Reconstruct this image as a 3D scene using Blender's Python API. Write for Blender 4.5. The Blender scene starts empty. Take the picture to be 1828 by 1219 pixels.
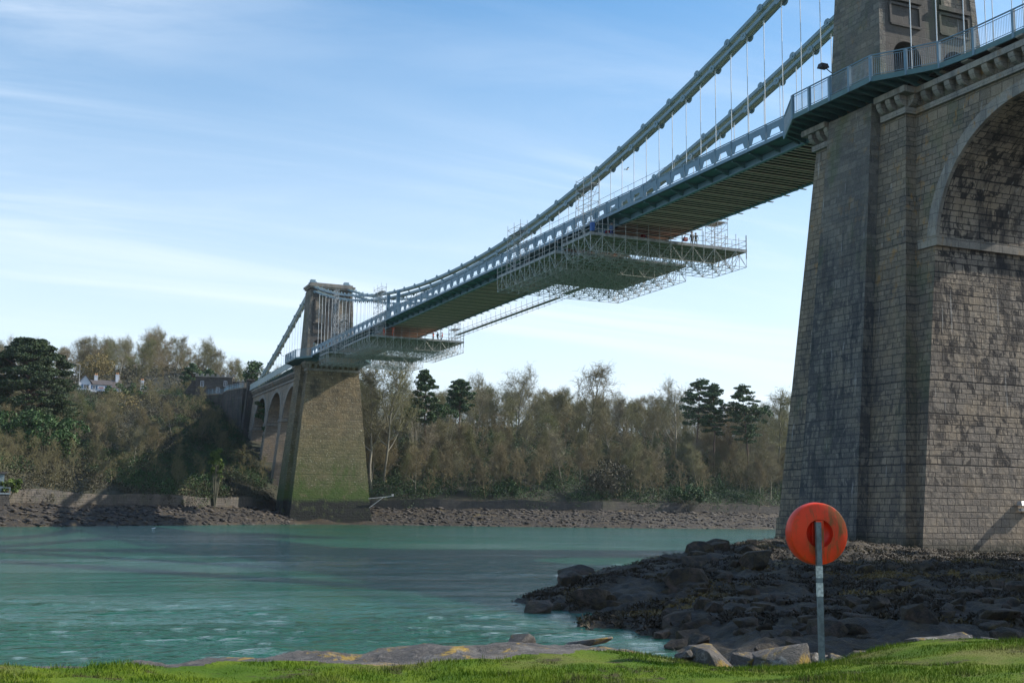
import bpy, bmesh, math, random
import numpy as np
from mathutils import Vector, Matrix, noise
random.seed(7); rng=np.random.default_rng(7)
SC=bpy.context.scene
COL=SC.collection
rad=math.radians
# ------------------------------------------------------------------ camera
CX,CY,CZ=-64.9777,-74.6377,2.5694
YAW,PIT,ROL,FPX=0.4050640,0.1423100,0.0135798,2150.835
SP=176.4; HD=34.343; WD=5.654; HC=3.726; WI=4.11; STEP=2.66490; PY0=6.205; HY0=8.966
_F=np.array([math.sin(YAW)*math.cos(PIT),math.cos(YAW)*math.cos(PIT),math.sin(PIT)])
_R=np.array([math.cos(YAW),-math.sin(YAW),0.]); _U=np.cross(_R,_F)
_R2=math.cos(ROL)*_R+math.sin(ROL)*_U; _U2=-math.sin(ROL)*_R+math.cos(ROL)*_U
CAM=np.array([CX,CY,CZ])
cd=bpy.data.cameras.new('camera'); co=bpy.data.objects.new('camera',cd); COL.objects.link(co)
cd.sensor_width=36; cd.lens=36*FPX/1828; cd.clip_end=6000; cd.clip_start=0.2
M=Matrix(((_R2[0],_U2[0],-_F[0],CX),(_R2[1],_U2[1],-_F[1],CY),(_R2[2],_U2[2],-_F[2],CZ),(0,0,0,1)))
co.matrix_world=M; SC.camera=co
def ray(px,py): return _F+_R2*(px-914)/FPX-_U2*(py-609.5)/FPX
def atY(px,py,Y): r=ray(px,py); return CAM+r*(Y-CY)/r[1]
def atd(px,py,d): r=ray(px,py); return CAM+r*d/math.hypot(r[0],r[1])
# ------------------------------------------------------------------ light
SUN_EL=rad(36); SUN_AZ=rad(98)          # azimuth clockwise from +Y
w=bpy.data.worlds.new('World'); SC.world=w; w.use_nodes=True
nt=w.node_tree; N=nt.nodes; L=nt.links; N.clear()
out=N.new('ShaderNodeOutputWorld'); bg=N.new('ShaderNodeBackground'); L.new(bg.outputs[0],out.inputs[0])
sky=N.new('ShaderNodeTexSky'); sky.sky_type='NISHITA'; sky.sun_disc=False
sky.sun_elevation=SUN_EL; sky.sun_rotation=SUN_AZ; sky.air_density=1.0; sky.dust_density=0.6; sky.ozone_density=1.6
SKY_STR=0.115
bg.inputs[1].default_value=SKY_STR
tc=N.new('ShaderNodeTexCoord'); sep=N.new('ShaderNodeSeparateXYZ'); L.new(tc.outputs['Generated'],sep.inputs[0])
def wm(op,a,b=None,c=None,clamp=False):
    n=N.new('ShaderNodeMath'); n.operation=op; n.use_clamp=clamp
    for i,v in enumerate((a,b,c)):
        if v is None: continue
        if isinstance(v,(int,float)): n.inputs[i].default_value=v
        else: L.new(v,n.inputs[i])
    return n.outputs[0]
# cirrus on a flat layer overhead: direction / (z+0.12)
zz=wm('ADD',wm('MAXIMUM',sep.outputs[2],0.0),0.14)
ux=wm('DIVIDE',sep.outputs[0],zz); uy=wm('DIVIDE',sep.outputs[1],zz)
cmb=N.new('ShaderNodeCombineXYZ'); L.new(ux,cmb.inputs[0]); L.new(uy,cmb.inputs[1])
mp=N.new('ShaderNodeMapping'); L.new(cmb.outputs[0],mp.inputs[0]); mp.inputs['Rotation'].default_value=(0,0,rad(28)); mp.inputs['Scale'].default_value=(0.6,3.0,1)
n1=N.new('ShaderNodeTexNoise'); L.new(mp.outputs[0],n1.inputs['Vector']); n1.inputs['Scale'].default_value=0.75; n1.inputs['Detail'].default_value=9; n1.inputs['Roughness'].default_value=0.62; n1.inputs['Distortion'].default_value=0.7
mp2=N.new('ShaderNodeMapping'); L.new(cmb.outputs[0],mp2.inputs[0]); mp2.inputs['Location'].default_value=(4.3,1.2,0); mp2.inputs['Scale'].default_value=(0.5,0.8,1)
n2=N.new('ShaderNodeTexNoise'); L.new(mp2.outputs[0],n2.inputs['Vector']); n2.inputs['Scale'].default_value=0.6; n2.inputs['Detail'].default_value=4
def ramp(src,p0,p1,c0=(0,0,0,1),c1=(1,1,1,1),nodes=N,links=L):
    r=nodes.new('ShaderNodeValToRGB'); r.color_ramp.elements[0].position=p0; r.color_ramp.elements[1].position=p1
    r.color_ramp.elements[0].color=c0; r.color_ramp.elements[1].color=c1; r.color_ramp.interpolation='EASE'; links.new(src,r.inputs[0]); return r.outputs[0]
c1=ramp(n1.outputs[0],0.42,0.70); c2=ramp(n2.outputs[0],0.30,0.55)
cl=wm('MULTIPLY',c1,c2); cl=wm('MULTIPLY',cl,0.66,clamp=True)
veil=ramp(sep.outputs[2],0.0,0.48,(.78,.78,.78,1),(.03,.03,.03,1)); cl=wm('MAXIMUM',cl,0.0); cl=wm('ADD',cl,wm('MULTIPLY',veil,wm('SUBTRACT',1.0,cl)),clamp=True)
hsv=N.new('ShaderNodeHueSaturation'); hsv.inputs['Saturation'].default_value=1.36; hsv.inputs['Hue'].default_value=0.493; hsv.inputs['Value'].default_value=0.79; L.new(sky.outputs[0],hsv.inputs['Color'])
mx=N.new('ShaderNodeMix'); mx.data_type='RGBA'; L.new(cl,mx.inputs[0]); L.new(hsv.outputs[0],mx.inputs[6]); mx.inputs[7].default_value=(4.3,4.75,5.3,1)
L.new(mx.outputs[2],bg.inputs[0])
sl=bpy.data.lights.new('sun','SUN'); sl.energy=3.1; sl.angle=rad(0.6); sl.color=(1,0.93,0.82)
so=bpy.data.objects.new('sun',sl); COL.objects.link(so)
sd=Vector((math.sin(SUN_AZ)*math.cos(SUN_EL),math.cos(SUN_AZ)*math.cos(SUN_EL),math.sin(SUN_EL)))
so.rotation_euler=sd.to_track_quat('Z','Y').to_euler(); so.location=(100,-100,150)
SC.view_settings.view_transform='Standard'; SC.view_settings.look='None'; SC.view_settings.exposure=1.05; SC.view_settings.gamma=1
SC.render.engine='CYCLES'
# ------------------------------------------------------------------ helpers
def tag(o,label=None,cat=None,group=None,kind=None):
    if label: o['label']=label
    if cat: o['category']=cat
    if group: o['group']=group
    if kind: o['kind']=kind
    return o
def empty(name,loc=(0,0,0),label=None,cat=None,group=None):
    o=bpy.data.objects.new(name,None); COL.objects.link(o); o.location=loc; o.empty_display_size=0.5
    return tag(o,label,cat,group)
class MB:
    def __init__(s): s.v=[]; s.f=[]; s.uv={}; s.m=[]
    def add(s,vs,fs,m=0):
        b=len(s.v); s.v+= [tuple(x) for x in vs]
        for f in fs: s.f.append(tuple(b+i for i in f)); s.m.append(m)
        return s
    def box(s,x0,x1,y0,y1,z0,z1,m=0):
        return s.add([(x0,y0,z0),(x1,y0,z0),(x1,y1,z0),(x0,y1,z0),(x0,y0,z1),(x1,y0,z1),(x1,y1,z1),(x0,y1,z1)],
          [(0,3,2,1),(4,5,6,7),(0,1,5,4),(1,2,6,5),(2,3,7,6),(3,0,4,7)],m)
    def frustum(s,a,za,b,zb,m=0):      # a,b = (x0,x1,y0,y1) at za, zb
        return s.add([(a[0],a[2],za),(a[1],a[2],za),(a[1],a[3],za),(a[0],a[3],za),(b[0],b[2],zb),(b[1],b[2],zb),(b[1],b[3],zb),(b[0],b[3],zb)],
          [(0,3,2,1),(4,5,6,7),(0,1,5,4),(1,2,6,5),(2,3,7,6),(3,0,4,7)],m)
    def bar(s,p,q,wd,ht=None,up=(0,0,1),m=0):   # rectangular beam
        p=np.array(p,float); q=np.array(q,float); d=q-p; l=np.linalg.norm(d)
        if l<1e-6: return s
        d/=l; ht=ht or wd; u=np.array(up,float); a=np.cross(d,u)
        if np.linalg.norm(a)<1e-3: a=np.cross(d,[1,0,0])
        a/=np.linalg.norm(a); c=np.cross(a,d); a=a*wd/2; c=c*ht/2
        vs=[p-a-c,p+a-c,p+a+c,p-a+c,q-a-c,q+a-c,q+a+c,q-a+c]
        return s.add(vs,[(0,1,2,3),(7,6,5,4),(0,4,5,1),(1,5,6,2),(2,6,7,3),(3,7,4,0)],m)
    def tube(s,p,q,r0,r1=None,n=6,caps=True,m=0):
        p=np.array(p,float); q=np.array(q,float); d=q-p; l=np.linalg.norm(d)
        if l<1e-6: return s
        d/=l; r1=r0 if r1 is None else r1
        a=np.cross(d,[0,0,1.]); 
        if np.linalg.norm(a)<1e-2: a=np.cross(d,[1.,0,0])
        a/=np.linalg.norm(a); c=np.cross(d,a); vs=[]
        for k in range(n):
            t=2*math.pi*k/n; e=a*math.cos(t)+c*math.sin(t); vs.append(p+e*r0)
        for k in range(n):
            t=2*math.pi*k/n; e=a*math.cos(t)+c*math.sin(t); vs.append(q+e*r1)
        fs=[(k,(k+1)%n,n+(k+1)%n,n+k) for k in range(n)]
        if caps: fs+=[tuple(range(n-1,-1,-1)),tuple(range(n,2*n))]
        return s.add(vs,fs,m)
    def path(s,pts,r,n=6):
        for a,b in zip(pts[:-1],pts[1:]): s.tube(a,b,r,n=n)
        return s
    def prism(s,poly,ax,a,b,m=0):   # poly list of 2D, extruded along axis ax from a to b
        n=len(poly); vs=[]
        for t in (a,b):
            for (u,v) in poly:
                vs.append({'x':(t,u,v),'y':(u,t,v),'z':(u,v,t)}[ax])
        fs=[tuple(range(n)),tuple(range(2*n-1,n-1,-1))]+[(k,n+k,n+(k+1)%n,(k+1)%n) for k in range(n)]
        return s.add(vs,fs,m)
    def build(s,name,mat,parent=None,smooth=False,uv=False,fix=False):
        me=bpy.data.meshes.new(name); me.from_pydata(s.v,[],s.f)
        if fix:
            bm=bmesh.new(); bm.from_mesh(me); bmesh.ops.recalc_face_normals(bm,faces=bm.faces); bm.to_mesh(me); bm.free()
        mats=mat if isinstance(mat,(list,tuple)) else [mat]
        for q in mats: me.materials.append(q)
        if len(mats)>1: me.polygons.foreach_set('material_index',s.m)
        if smooth: me.polygons.foreach_set('use_smooth',[True]*len(me.polygons))
        if uv: box_uv(me)
        o=bpy.data.objects.new(name,me); COL.objects.link(o)
        if parent: 
            o.parent=parent; 
            if parent.type=='EMPTY': o.location=-Vector(parent.location)
        return o
def box_uv(me):
    ul=me.uv_layers.new(name='UVMap'); d=ul.data; V=me.vertices
    for p in me.polygons:
        n=p.normal; ax=max(range(3),key=lambda i:abs(n[i]))
        if abs(n[2])>0.72: ax=2
        elif ax==2: ax=0 if abs(n[0])>abs(n[1]) else 1
        for li in p.loop_indices:
            c=V[me.loops[li].vertex_index].co
            d[li].uv=(c[1],c[2]) if ax==0 else ((c[0]+.37,c[2]) if ax==1 else (c[0],c[1]))
# ------------------------------------------------------------------ materials
def newmat(name):
    m=bpy.data.materials.new(name); m.use_nodes=True; n=m.node_tree.nodes; b=n['Principled BSDF']; return m,n,m.node_tree.links,b
def mixc(n,l,fac,a,b,mode='MIX'):
    x=n.new('ShaderNodeMix'); x.data_type='RGBA'; x.blend_type=mode
    if isinstance(fac,(int,float)): x.inputs[0].default_value=fac
    else: l.new(fac,x.inputs[0])
    for i,v in ((6,a),(7,b)):
        if isinstance(v,tuple): x.inputs[i].default_value=(*v[:3],1)
        else: l.new(v,x.inputs[i])
    return x.outputs[2]
def nz(n,l,vec,scale,detail=4,rough=0.55,mapping=None,dist=0):
    if mapping:
        q=n.new('ShaderNodeMapping'); q.inputs['Scale'].default_value=mapping; l.new(vec,q.inputs[0]); vec=q.outputs[0]
    t=n.new('ShaderNodeTexNoise'); t.inputs['Scale'].default_value=scale; t.inputs['Detail'].default_value=detail; t.inputs['Roughness'].default_value=rough; t.inputs['Distortion'].default_value=dist
    l.new(vec,t.inputs['Vector']); return t.outputs[0]
def rmp(n,l,src,p0,p1,c0=0.,c1=1.):
    m=n.new('ShaderNodeMapRange'); m.interpolation_type='SMOOTHSTEP'
    m.inputs[1].default_value=p0; m.inputs[2].default_value=p1; m.inputs[3].default_value=c0; m.inputs[4].default_value=c1
    l.new(src,m.inputs[0]); return m.outputs[0]
def mth(n,l,op,a,b,clamp=False):
    q=n.new('ShaderNodeMath'); q.operation=op; q.use_clamp=clamp
    for i,v in enumerate((a,b)):
        if isinstance(v,(int,float)): q.inputs[i].default_value=v
        else: l.new(v,q.inputs[i])
    return q.outputs[0]
def bump(n,l,b,h,strength,dist,prev=None):
    q=n.new('ShaderNodeBump'); q.inputs['Strength'].default_value=strength; q.inputs['Distance'].default_value=dist
    l.new(h,q.inputs['Height']); 
    if prev: l.new(prev,q.inputs['Normal'])
    l.new(q.outputs[0],b.inputs['Normal']); return q.outputs[0]
def simple(name,c,rough=0.6,var=0.15,scale=3.,c2=None,bmp=0.,metal=0.,fac=(0.4,0.65)):
    m,n,l,b=newmat(name); t=n.new('ShaderNodeTexCoord'); o=t.outputs['Object']
    f=nz(n,l,o,scale,6,0.6); f=rmp(n,l,f,*fac)
    c2=c2 or tuple(x*(1-var*2) for x in c)
    l.new(mixc(n,l,f,c,c2),b.inputs['Base Color']); b.inputs['Roughness'].default_value=rough; b.inputs['Metallic'].default_value=metal
    if bmp: bump(n,l,b,nz(n,l,o,scale*6,5),bmp,0.05)
    return m
def masonry(name,stone,stone2,mortar,bw=1.0,bh=0.45,bumpd=0.10,stains=(),smooth_rows=False):
    """coursed stone. stains, painted sun flecks too: list of (kind, colour, amount, z0, z1)"""
    m,n,l,b=newmat(name); t=n.new('ShaderNodeTexCoord'); uv=t.outputs['UV']; ob=t.outputs['Object']
    wob=n.new('ShaderNodeVectorMath'); wob.operation='MULTIPLY_ADD'
    nn=n.new('ShaderNodeTexNoise'); nn.inputs['Scale'].default_value=0.9; nn.inputs['Detail'].default_value=3; l.new(ob,nn.inputs['Vector'])
    l.new(nn.outputs['Color'],wob.inputs[0]); wob.inputs[1].default_value=(0.10,0.07,0); l.new(uv,wob.inputs[2])
    sz=n.new('ShaderNodeSeparateXYZ'); l.new(uv,sz.inputs[0]); cz=n.new('ShaderNodeCombineXYZ'); l.new(sz.outputs[1],cz.inputs[1])
    rn=n.new('ShaderNodeTexNoise'); rn.inputs['Scale'].default_value=0.8; rn.inputs['Detail'].default_value=1; l.new(cz.outputs[0],rn.inputs['Vector'])
    co_=n.new('ShaderNodeCombineXYZ'); l.new(mth(n,l,'MULTIPLY',rn.outputs[0],0.9),co_.inputs[1]); ad=n.new('ShaderNodeVectorMath'); ad.operation='ADD'; l.new(wob.outputs[0],ad.inputs[0]); l.new(co_.outputs[0],ad.inputs[1]); wob=ad
    br=n.new('ShaderNodeTexBrick'); l.new(wob.outputs[0],br.inputs['Vector']); br.inputs['Scale'].default_value=1
    br.inputs['Brick Width'].default_value=bw; br.inputs['Row Height'].default_value=bh; br.inputs['Mortar Size'].default_value=0.035; br.inputs['Mortar Smooth'].default_value=0.5
    br.offset=0.43; br.squash=0.72; br.squash_frequency=3
    br.inputs['Color1'].default_value=(*stone,1); br.inputs['Color2'].default_value=(*stone2,1); br.inputs['Mortar'].default_value=(*mortar,1); br.inputs['Bias'].default_value=-0.1
    col=br.outputs[0]
    # tint drifting from block to block and across blocks
    f=nz(n,l,ob,1.7,7,0.7); col=mixc(n,l,rmp(n,l,f,0.35,0.68,0.0,0.55),col,tuple(x*0.52 for x in stone),'MIX')
    f=nz(n,l,ob,0.35,5,0.6); col=mixc(n,l,rmp(n,l,f,0.42,0.68,0,0.45),col,(stone[0]*1.25,stone[1]*1.12,stone[2]*0.9))
    f=nz(n,l,ob,11,5,0.75); col=mixc(n,l,rmp(n,l,f,0.45,0.75,0,0.5),col,tuple(min(1,x*1.7) for x in stone))
    sepn=n.new('ShaderNodeSeparateXYZ'); l.new(ob,sepn.inputs[0]); Z=sepn.outputs[2]
    bk=n.new('ShaderNodeTexBrick'); l.new(wob.outputs[0],bk.inputs['Vector'])
    for q in ('Brick Width','Row Height','Mortar Size','Mortar Smooth','Bias','Scale'): bk.inputs[q].default_value=br.inputs[q].default_value
    bk.offset=br.offset; bk.squash=br.squash; bk.squash_frequency=br.squash_frequency
    bk.inputs['Bias'].default_value=0; bk.inputs['Color1'].default_value=(0,0,0,1); bk.inputs['Color2'].default_value=(1,1,1,1); bk.inputs['Mortar'].default_value=(.5,.5,.5,1)
    bw_=n.new('ShaderNodeRGBToBW'); l.new(bk.outputs[0],bw_.inputs[0]); blk=bw_.outputs[0]
    for (kind,c,amt,z0,z1) in stains:
        if kind=='streak': f=nz(n,l,ob,1.0,7,0.68,mapping=(0.9,0.9,0.16),dist=0.5); f=rmp(n,l,f,0.47,0.60)
        elif kind=='speck': f=nz(n,l,ob,0.8,8,0.74,mapping=(1,1,0.7),dist=0.5); f=mth(n,l,'ADD',f,mth(n,l,'MULTIPLY',mth(n,l,'SUBTRACT',blk,0.5),-0.08)); f=mth(n,l,'ADD',f,mth(n,l,'MULTIPLY',br.outputs['Fac'],0.14)); f=rmp(n,l,f,0.50,0.57)
        elif kind=='patch': f=nz(n,l,ob,0.33,6,0.62,mapping=(1,1,0.5)); f=rmp(n,l,f,0.5,0.66)
        elif kind=='sunlit_fleck': f=nz(n,l,ob,2.6,5,0.6,mapping=(1,1,1.6)); f=rmp(n,l,f,0.60,0.66)  # pale flecks paint in grazing sunlight caught on rough blocks
        elif kind=='lichen': f=nz(n,l,ob,0.8,7,0.7,mapping=(1,1,0.6)); f=rmp(n,l,f,0.56,0.66)
        elif kind=='white': f=nz(n,l,ob,1.6,6,0.6,mapping=(1.6,1.6,0.11)); f=rmp(n,l,f,0.64,0.72)
        else: f=nz(n,l,ob,0.9,5,0.65); f=rmp(n,l,f,0.2,0.5)
        if kind in('speck','streak'): f=mth(n,l,'MULTIPLY',f,mth(n,l,'ADD',0.85,mth(n,l,'MULTIPLY',br.outputs['Fac'],0.3)),True); f=mth(n,l,'MULTIPLY',f,rmp(n,l,blk,0.1,0.8,1.1,0.72),True)
        f=mth(n,l,'MULTIPLY',f,amt)
        zn=nz(n,l,ob,0.5,4); zz_=mth(n,l,'ADD',Z,mth(n,l,'MULTIPLY',mth(n,l,'SUBTRACT',zn,0.5),min(6,(abs(z1-z0))*1.2)))
        f=mth(n,l,'MULTIPLY',f,rmp(n,l,zz_,z0,z1))
        col=mixc(n,l,f,col,c)
    l.new(col,b.inputs['Base Color']); b.inputs['Roughness'].default_value=0.88
    h=nz(n,l,ob,2.6,6,0.62); inv=mth(n,l,'SUBTRACT',1.0,br.outputs['Fac'])
    hh=mth(n,l,'MULTIPLY',inv,mth(n,l,'ADD',mth(n,l,'MULTIPLY',h,1.1),0.45))
    bump(n,l,b,hh,1.0,bumpd)
    return m
M_STONE=masonry('pier_stone',(0.265,0.215,0.155),(0.085,0.078,0.070),(0.035,0.033,0.03),stains=[
   ('speck',(0.022,0.024,0.03),0.62,26,10),('streak',(0.03,0.032,0.04),0.5,40,0),('patch',(0.09,0.115,0.05),0.5,6,14),('lichen',(0.36,0.19,0.05),0.7,14,22),('white',(0.55,0.53,0.5),0.45,3,6),('band',(0.035,0.04,0.022),0.8,1.8,0.6)])
M_STONE_DARK=masonry('pier_stone_weathered',(0.205,0.185,0.155),(0.055,0.054,0.053),(0.15,0.145,0.13),stains=[
   ('speck',(0.018,0.022,0.032),0.75,30,15),('streak',(0.02,0.024,0.03),0.7,34,20),('patch',(0.08,0.105,0.045),0.6,4,10),('lichen',(0.30,0.16,0.035),0.35,20,26),('white',(0.5,0.49,0.46),0.45,2,5),('band',(0.03,0.035,0.022),0.8,2.0,0.7)])
M_JAMB=masonry('arch_stone',(0.36,0.30,0.235),(0.19,0.165,0.14),(0.05,0.045,0.04),stains=[
   ('speck',(0.014,0.014,0.017),0.97,2,8),('streak',(0.015,0.015,0.018),0.9,8,16),('white',(0.6,0.57,0.53),0.5,3,6),('band',(0.04,0.045,0.03),0.8,1.6,0.5)],bumpd=0.08)
M_TRIM=masonry('dressed_stone',(0.30,0.275,0.235),(0.24,0.22,0.19),(0.12,0.11,0.095),bw=1.4,bh=0.9,bumpd=0.01,stains=[('lichen',(0.36,0.18,0.04),0.6,10,20),('streak',(0.06,0.06,0.06),0.5,0,10)])
M_ASHLAR=masonry('tower_ashlar',(0.10,0.088,0.078),(0.082,0.073,0.065),(0.07,0.065,0.06),bw=1.5,bh=0.6,bumpd=0.012,stains=[('streak',(0.03,0.032,0.03),0.6,20,30),('patch',(0.07,0.085,0.05),0.6,20,30),('white',(0.5,0.49,0.47),0.35,20,30)])
M_FAR=masonry('far_pier_stone',(0.25,0.19,0.11),(0.10,0.078,0.045),(0.035,0.03,0.022),bw=1.3,bh=0.62,bumpd=0.22,stains=[
   ('speck',(0.07,0.062,0.03),0.6,20,10),('patch',(0.04,0.038,0.025),0.7,15,30),('band',(0.105,0.125,0.03),0.62,27,5),('sunlit_fleck',(0.46,0.42,0.30),0.75,0,1),('patch',(0.060,0.105,0.010),0.9,17,8),('band',(0.060,0.105,0.010),0.9,10,5.5),('band',(0.014,0.014,0.012),0.97,5.6,4.3)])
M_VIAD=masonry('viaduct_stone',(0.33,0.27,0.205),(0.22,0.18,0.14),(0.12,0.10,0.08),stains=[('patch',(0.10,0.09,0.075),0.5,0,5),('lichen',(0.40,0.25,0.08),0.3,10,20)])
M_WALL=masonry('retaining_wall_stone',(0.105,0.092,0.078),(0.05,0.046,0.04),(0.05,0.05,0.045),bw=0.8,bh=0.4,stains=[('streak',(0.03,0.03,0.03),0.8,0,10),('patch',(0.06,0.07,0.03),0.6,0,10)])
def paint(name,c,rust=0.25,rough=0.5):
    m,n,l,b=newmat(name); ob=n.new('ShaderNodeTexCoord').outputs['Object']
    col=mixc(n,l,rmp(n,l,nz(n,l,ob,1.5,6,0.65),0.4,0.7,0,0.5),c,tuple(x*0.7 for x in c))
    col=mixc(n,l,rmp(n,l,nz(n,l,ob,2.3,8,0.75),0.62,0.70,0,rust),col,(0.20,0.11,0.06))
    l.new(col,b.inputs['Base Color']); b.inputs['Roughness'].default_value=rough; return m
M_BLUE=paint('blue_grey_paint',(0.145,0.245,0.315)); M_TEAL=paint('teal_paint',(0.075,0.165,0.17)); M_CHAIN=paint('chain_paint',(0.20,0.30,0.35),0.10)
M_CHAININ=paint('chain_inner_paint',(0.33,0.37,0.28),0.2)
M_RIB=paint('lit_rib_paint',(0.74,0.52,0.41),0.4); M_SOFFIT=paint('soffit',(0.050,0.026,0.018),0.6,0.8)
M_WHITE=paint('white_steel',(0.72,0.74,0.74),0.1); M_GALV=simple('galvanised_steel',(0.50,0.49,0.47),0.5,0.15,5,metal=0.15); M_BOARD=simple('scaffold_board',(0.38,0.38,0.37),0.8,0.25,2); M_MESHB=simple('scaffold_underside_board',(0.36,0.27,0.20),0.9,0.3,3)
M_ASPH=simple('asphalt',(0.06,0.06,0.06),0.9,0.1,5)
M_DARK=simple('dark_metal',(0.03,0.03,0.035),0.6)
# ------------------------------------------------------------------ bridge
def deckz(Y): t=2*(Y/SP)-1; return HD+0.17*(1-t*t) if 0<=Y<=SP else (HD if Y<0 else HD-0.025*(Y-SP))
BR=empty('suspension_bridge',(0,86,0),'stone and blue iron suspension bridge crossing the strait, its near pier at the right edge','bridge')
NY=-3.0; FYC=SP+1.0
def build_tower(cy,s,stone_body,stone_pil,rank):
    """s=+1: channel side toward +Y"""
    tw=None
    ztop=31.8
    b=MB()
    # core (pilaster planes), buttress in the middle of each flank
    for (zz0,zz1) in ((0.0,2.6),(2.6,ztop)):
        def hx(z): return 5.5+(32-z)/32*3.2
        def hy(z): return 5.2+(32-z)/32*2.1
        ex=0.12 if zz0==0 else 0
        a=(-hx(zz0)-ex,hx(zz0)+ex,cy-hy(zz0)-ex,cy+hy(zz0)+ex); c=(-hx(zz1)-ex,hx(zz1)+ex,cy-hy(zz1)-ex,cy+hy(zz1)+ex)
        b.frustum(a,zz0-1.5 if zz0==0 else zz0,c,zz1)
    o=b.build('pier_tower',stone_body,BR,uv=True)
    bt=MB()
    for sx in (-1,1):
        for (zz0,zz1) in ((0.0,2.6),(2.6,33.4)):
            ex=0.12 if zz0==0 else 0
            q=[]
            for z in (zz0,zz1):
                X=sx*(6.35+(32-z)/32*3.25+ex); hy=2.55+(32-z)/32*0.9+ex
                q.append((min(X,sx*2),max(X,sx*2),cy+0.15-hy,cy+0.15+hy))
            bt.frustum(q[0],zz0-1.5 if zz0==0 else zz0,q[1],zz1)
    bt.build('buttress',stone_pil,o,uv=True)
    # string course, corbel table, cap
    t=MB(); hx,hy=5.5,5.2
    for (z0,z1,e) in ((31.8,32.25,0.28),(33.15,33.6,0.85)):
        t.box(-hx-e,hx+e,cy-hy-e,cy-2.75,z0,z1); t.box(-hx-e,hx+e,cy+2.75+0.3,cy+hy+e,z0,z1); t.box(-4.9,4.9,cy-2.75,cy+3.05,z0,z1)
    t.build('cornice',M_TRIM,o,uv=True)
    k=MB(); k.box(-hx,hx,cy-hy,cy+hy,32.25,33.15); k.box(-5.2,5.2,cy-hy+.2,cy+hy-.2,33.6,HD-0.35); k.build('frieze',stone_body,o,uv=True)
    call=MB()
    def corb(p,d):
        c=MB()
        x,y=p; poly=[(0,33.15),(0.7,33.15)]+[(0.7*math.cos(-a),33.1+0.75*math.sin(-a)) for a in np.linspace(0.1,1.35,6)]+[(0,32.35)]
        base=len(c.v); n=len(poly); w_=0.24
        vs=[]
        for t_ in (-w_,w_):
            for (u,v) in poly:
                if d[0]: vs.append((x+d[0]*u,y+t_,v))
                else: vs.append((x+t_,y+d[1]*u,v))
        c.add(vs,[tuple(range(n)),tuple(range(2*n-1,n-1,-1))]+[(k_,n+k_,n+(k_+1)%n,(k_+1)%n) for k_ in range(n)])
        if p[0]<0 and d[0] or (s<0 and d==(0,-1)): c.build('corbel',M_TRIM,o,fix=True,uv=True)
        else: call.add(c.v,c.f)
    for sx in (-1,1):
        for y in np.arange(2.95,hy,1.0):
            corb((sx*hx,cy-y-0.1),(sx,0)); corb((sx*hx,cy+y+0.2),(sx,0))
    for sy in (-1,1):
        for x in np.arange(-hx+.4,hx,1.17): corb((x,cy+sy*hy),(0,sy))
    call.build('corbel',M_TRIM,o,fix=True,uv=True)['kind']='stuff'
    # upper tower with two road portals
    uy=cy+0.7
    def ux(z): return 5.2-(z-HD)/16*0.7
    def vy(z): return 3.0-(z-HD)/16*0.75
    PX=2.45; PR=1.35; zs=HD+3.3; zc=zs+PR
    up=MB(); ash=MB()
    ztp=50.0
    lv=[HD-0.4,HD+2.0,zs,zc+0.25,ztp]
    def fy(z,sg): return uy+sg*vy(z)
    # vertical piers beside/between portals
    for (xa,xb) in ((-99,-PX-PR),(-PX+PR,PX-PR),(PX+PR,99)):
        z0,z1=lv[0],zc+0.25
        A=[max(xa,-ux(z0)),min(xb,ux(z0))]; B=[max(xa,-ux(z1)),min(xb,ux(z1))]
        up.frustum((A[0],A[1],fy(z0,-1),fy(z0,1)),z0,(B[0],B[1],fy(z1,-1),fy(z1,1)),z1)
    z1=zc+0.25
    up.frustum((-ux(z1),ux(z1),fy(z1,-1),fy(z1,1)),z1,(-ux(ztp),ux(ztp),fy(ztp,-1),fy(ztp,1)),ztp)
    # arch haunches
    for px in (-PX,PX):
        A=np.linspace(0,math.pi,15)
        for a0,a1 in zip(A[:-1],A[1:]):
            x0,za=px-PR*math.cos(a0),zs+PR*math.sin(a0); x1,zb=px-PR*math.cos(a1),zs+PR*math.sin(a1); zt=z1
            vs=[]
            for sg in (-1,1):
                vs+=[(x0,fy(za,sg),za),(x1,fy(zb,sg),zb),(x1,fy(zt,sg),zt),(x0,fy(zt,sg),zt)]
            up.add(vs,[(0,1,2,3),(7,6,5,4),(0,4,5,1)])
    u=up.build('upper_tower',[M_ASHLAR],BR,uv=True,fix=False)
    # rough faces of the flanks, 3 cm proud
    for sx in (-1,1):
        rf=MB()
        z0,z1=HD-0.3,ztp-0.3
        for ya,yb in ((-1.0,1.0),):
            vs=[(sx*(ux(z0)+.06),fy(z0,-1)-.06,z0),(sx*(ux(z0)+.06),fy(z0,1)+.06,z0),(sx*(ux(z1)+.06),fy(z1,1)+.06,z1),(sx*(ux(z1)+.06),fy(z1,-1)-.06,z1),
                (sx*(ux(z0)-.5),fy(z0,-1)-.06,z0),(sx*(ux(z0)-.5),fy(z0,1)+.06,z0),(sx*(ux(z1)-.5),fy(z1,1)+.06,z1),(sx*(ux(z1)-.5),fy(z1,-1)-.06,z1)]
            rf.add(vs,[(0,1,2,3),(7,6,5,4),(0,4,5,1),(1,5,6,2),(2,6,7,3),(3,7,4,0)])
        rf.build('rough_quoin_face',M_STONE_DARK,u,uv=True,fix=True)
    # panels and blind niches on both road faces (frames stand proud of the face)
    fr=MB(); ni=MB()
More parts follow.
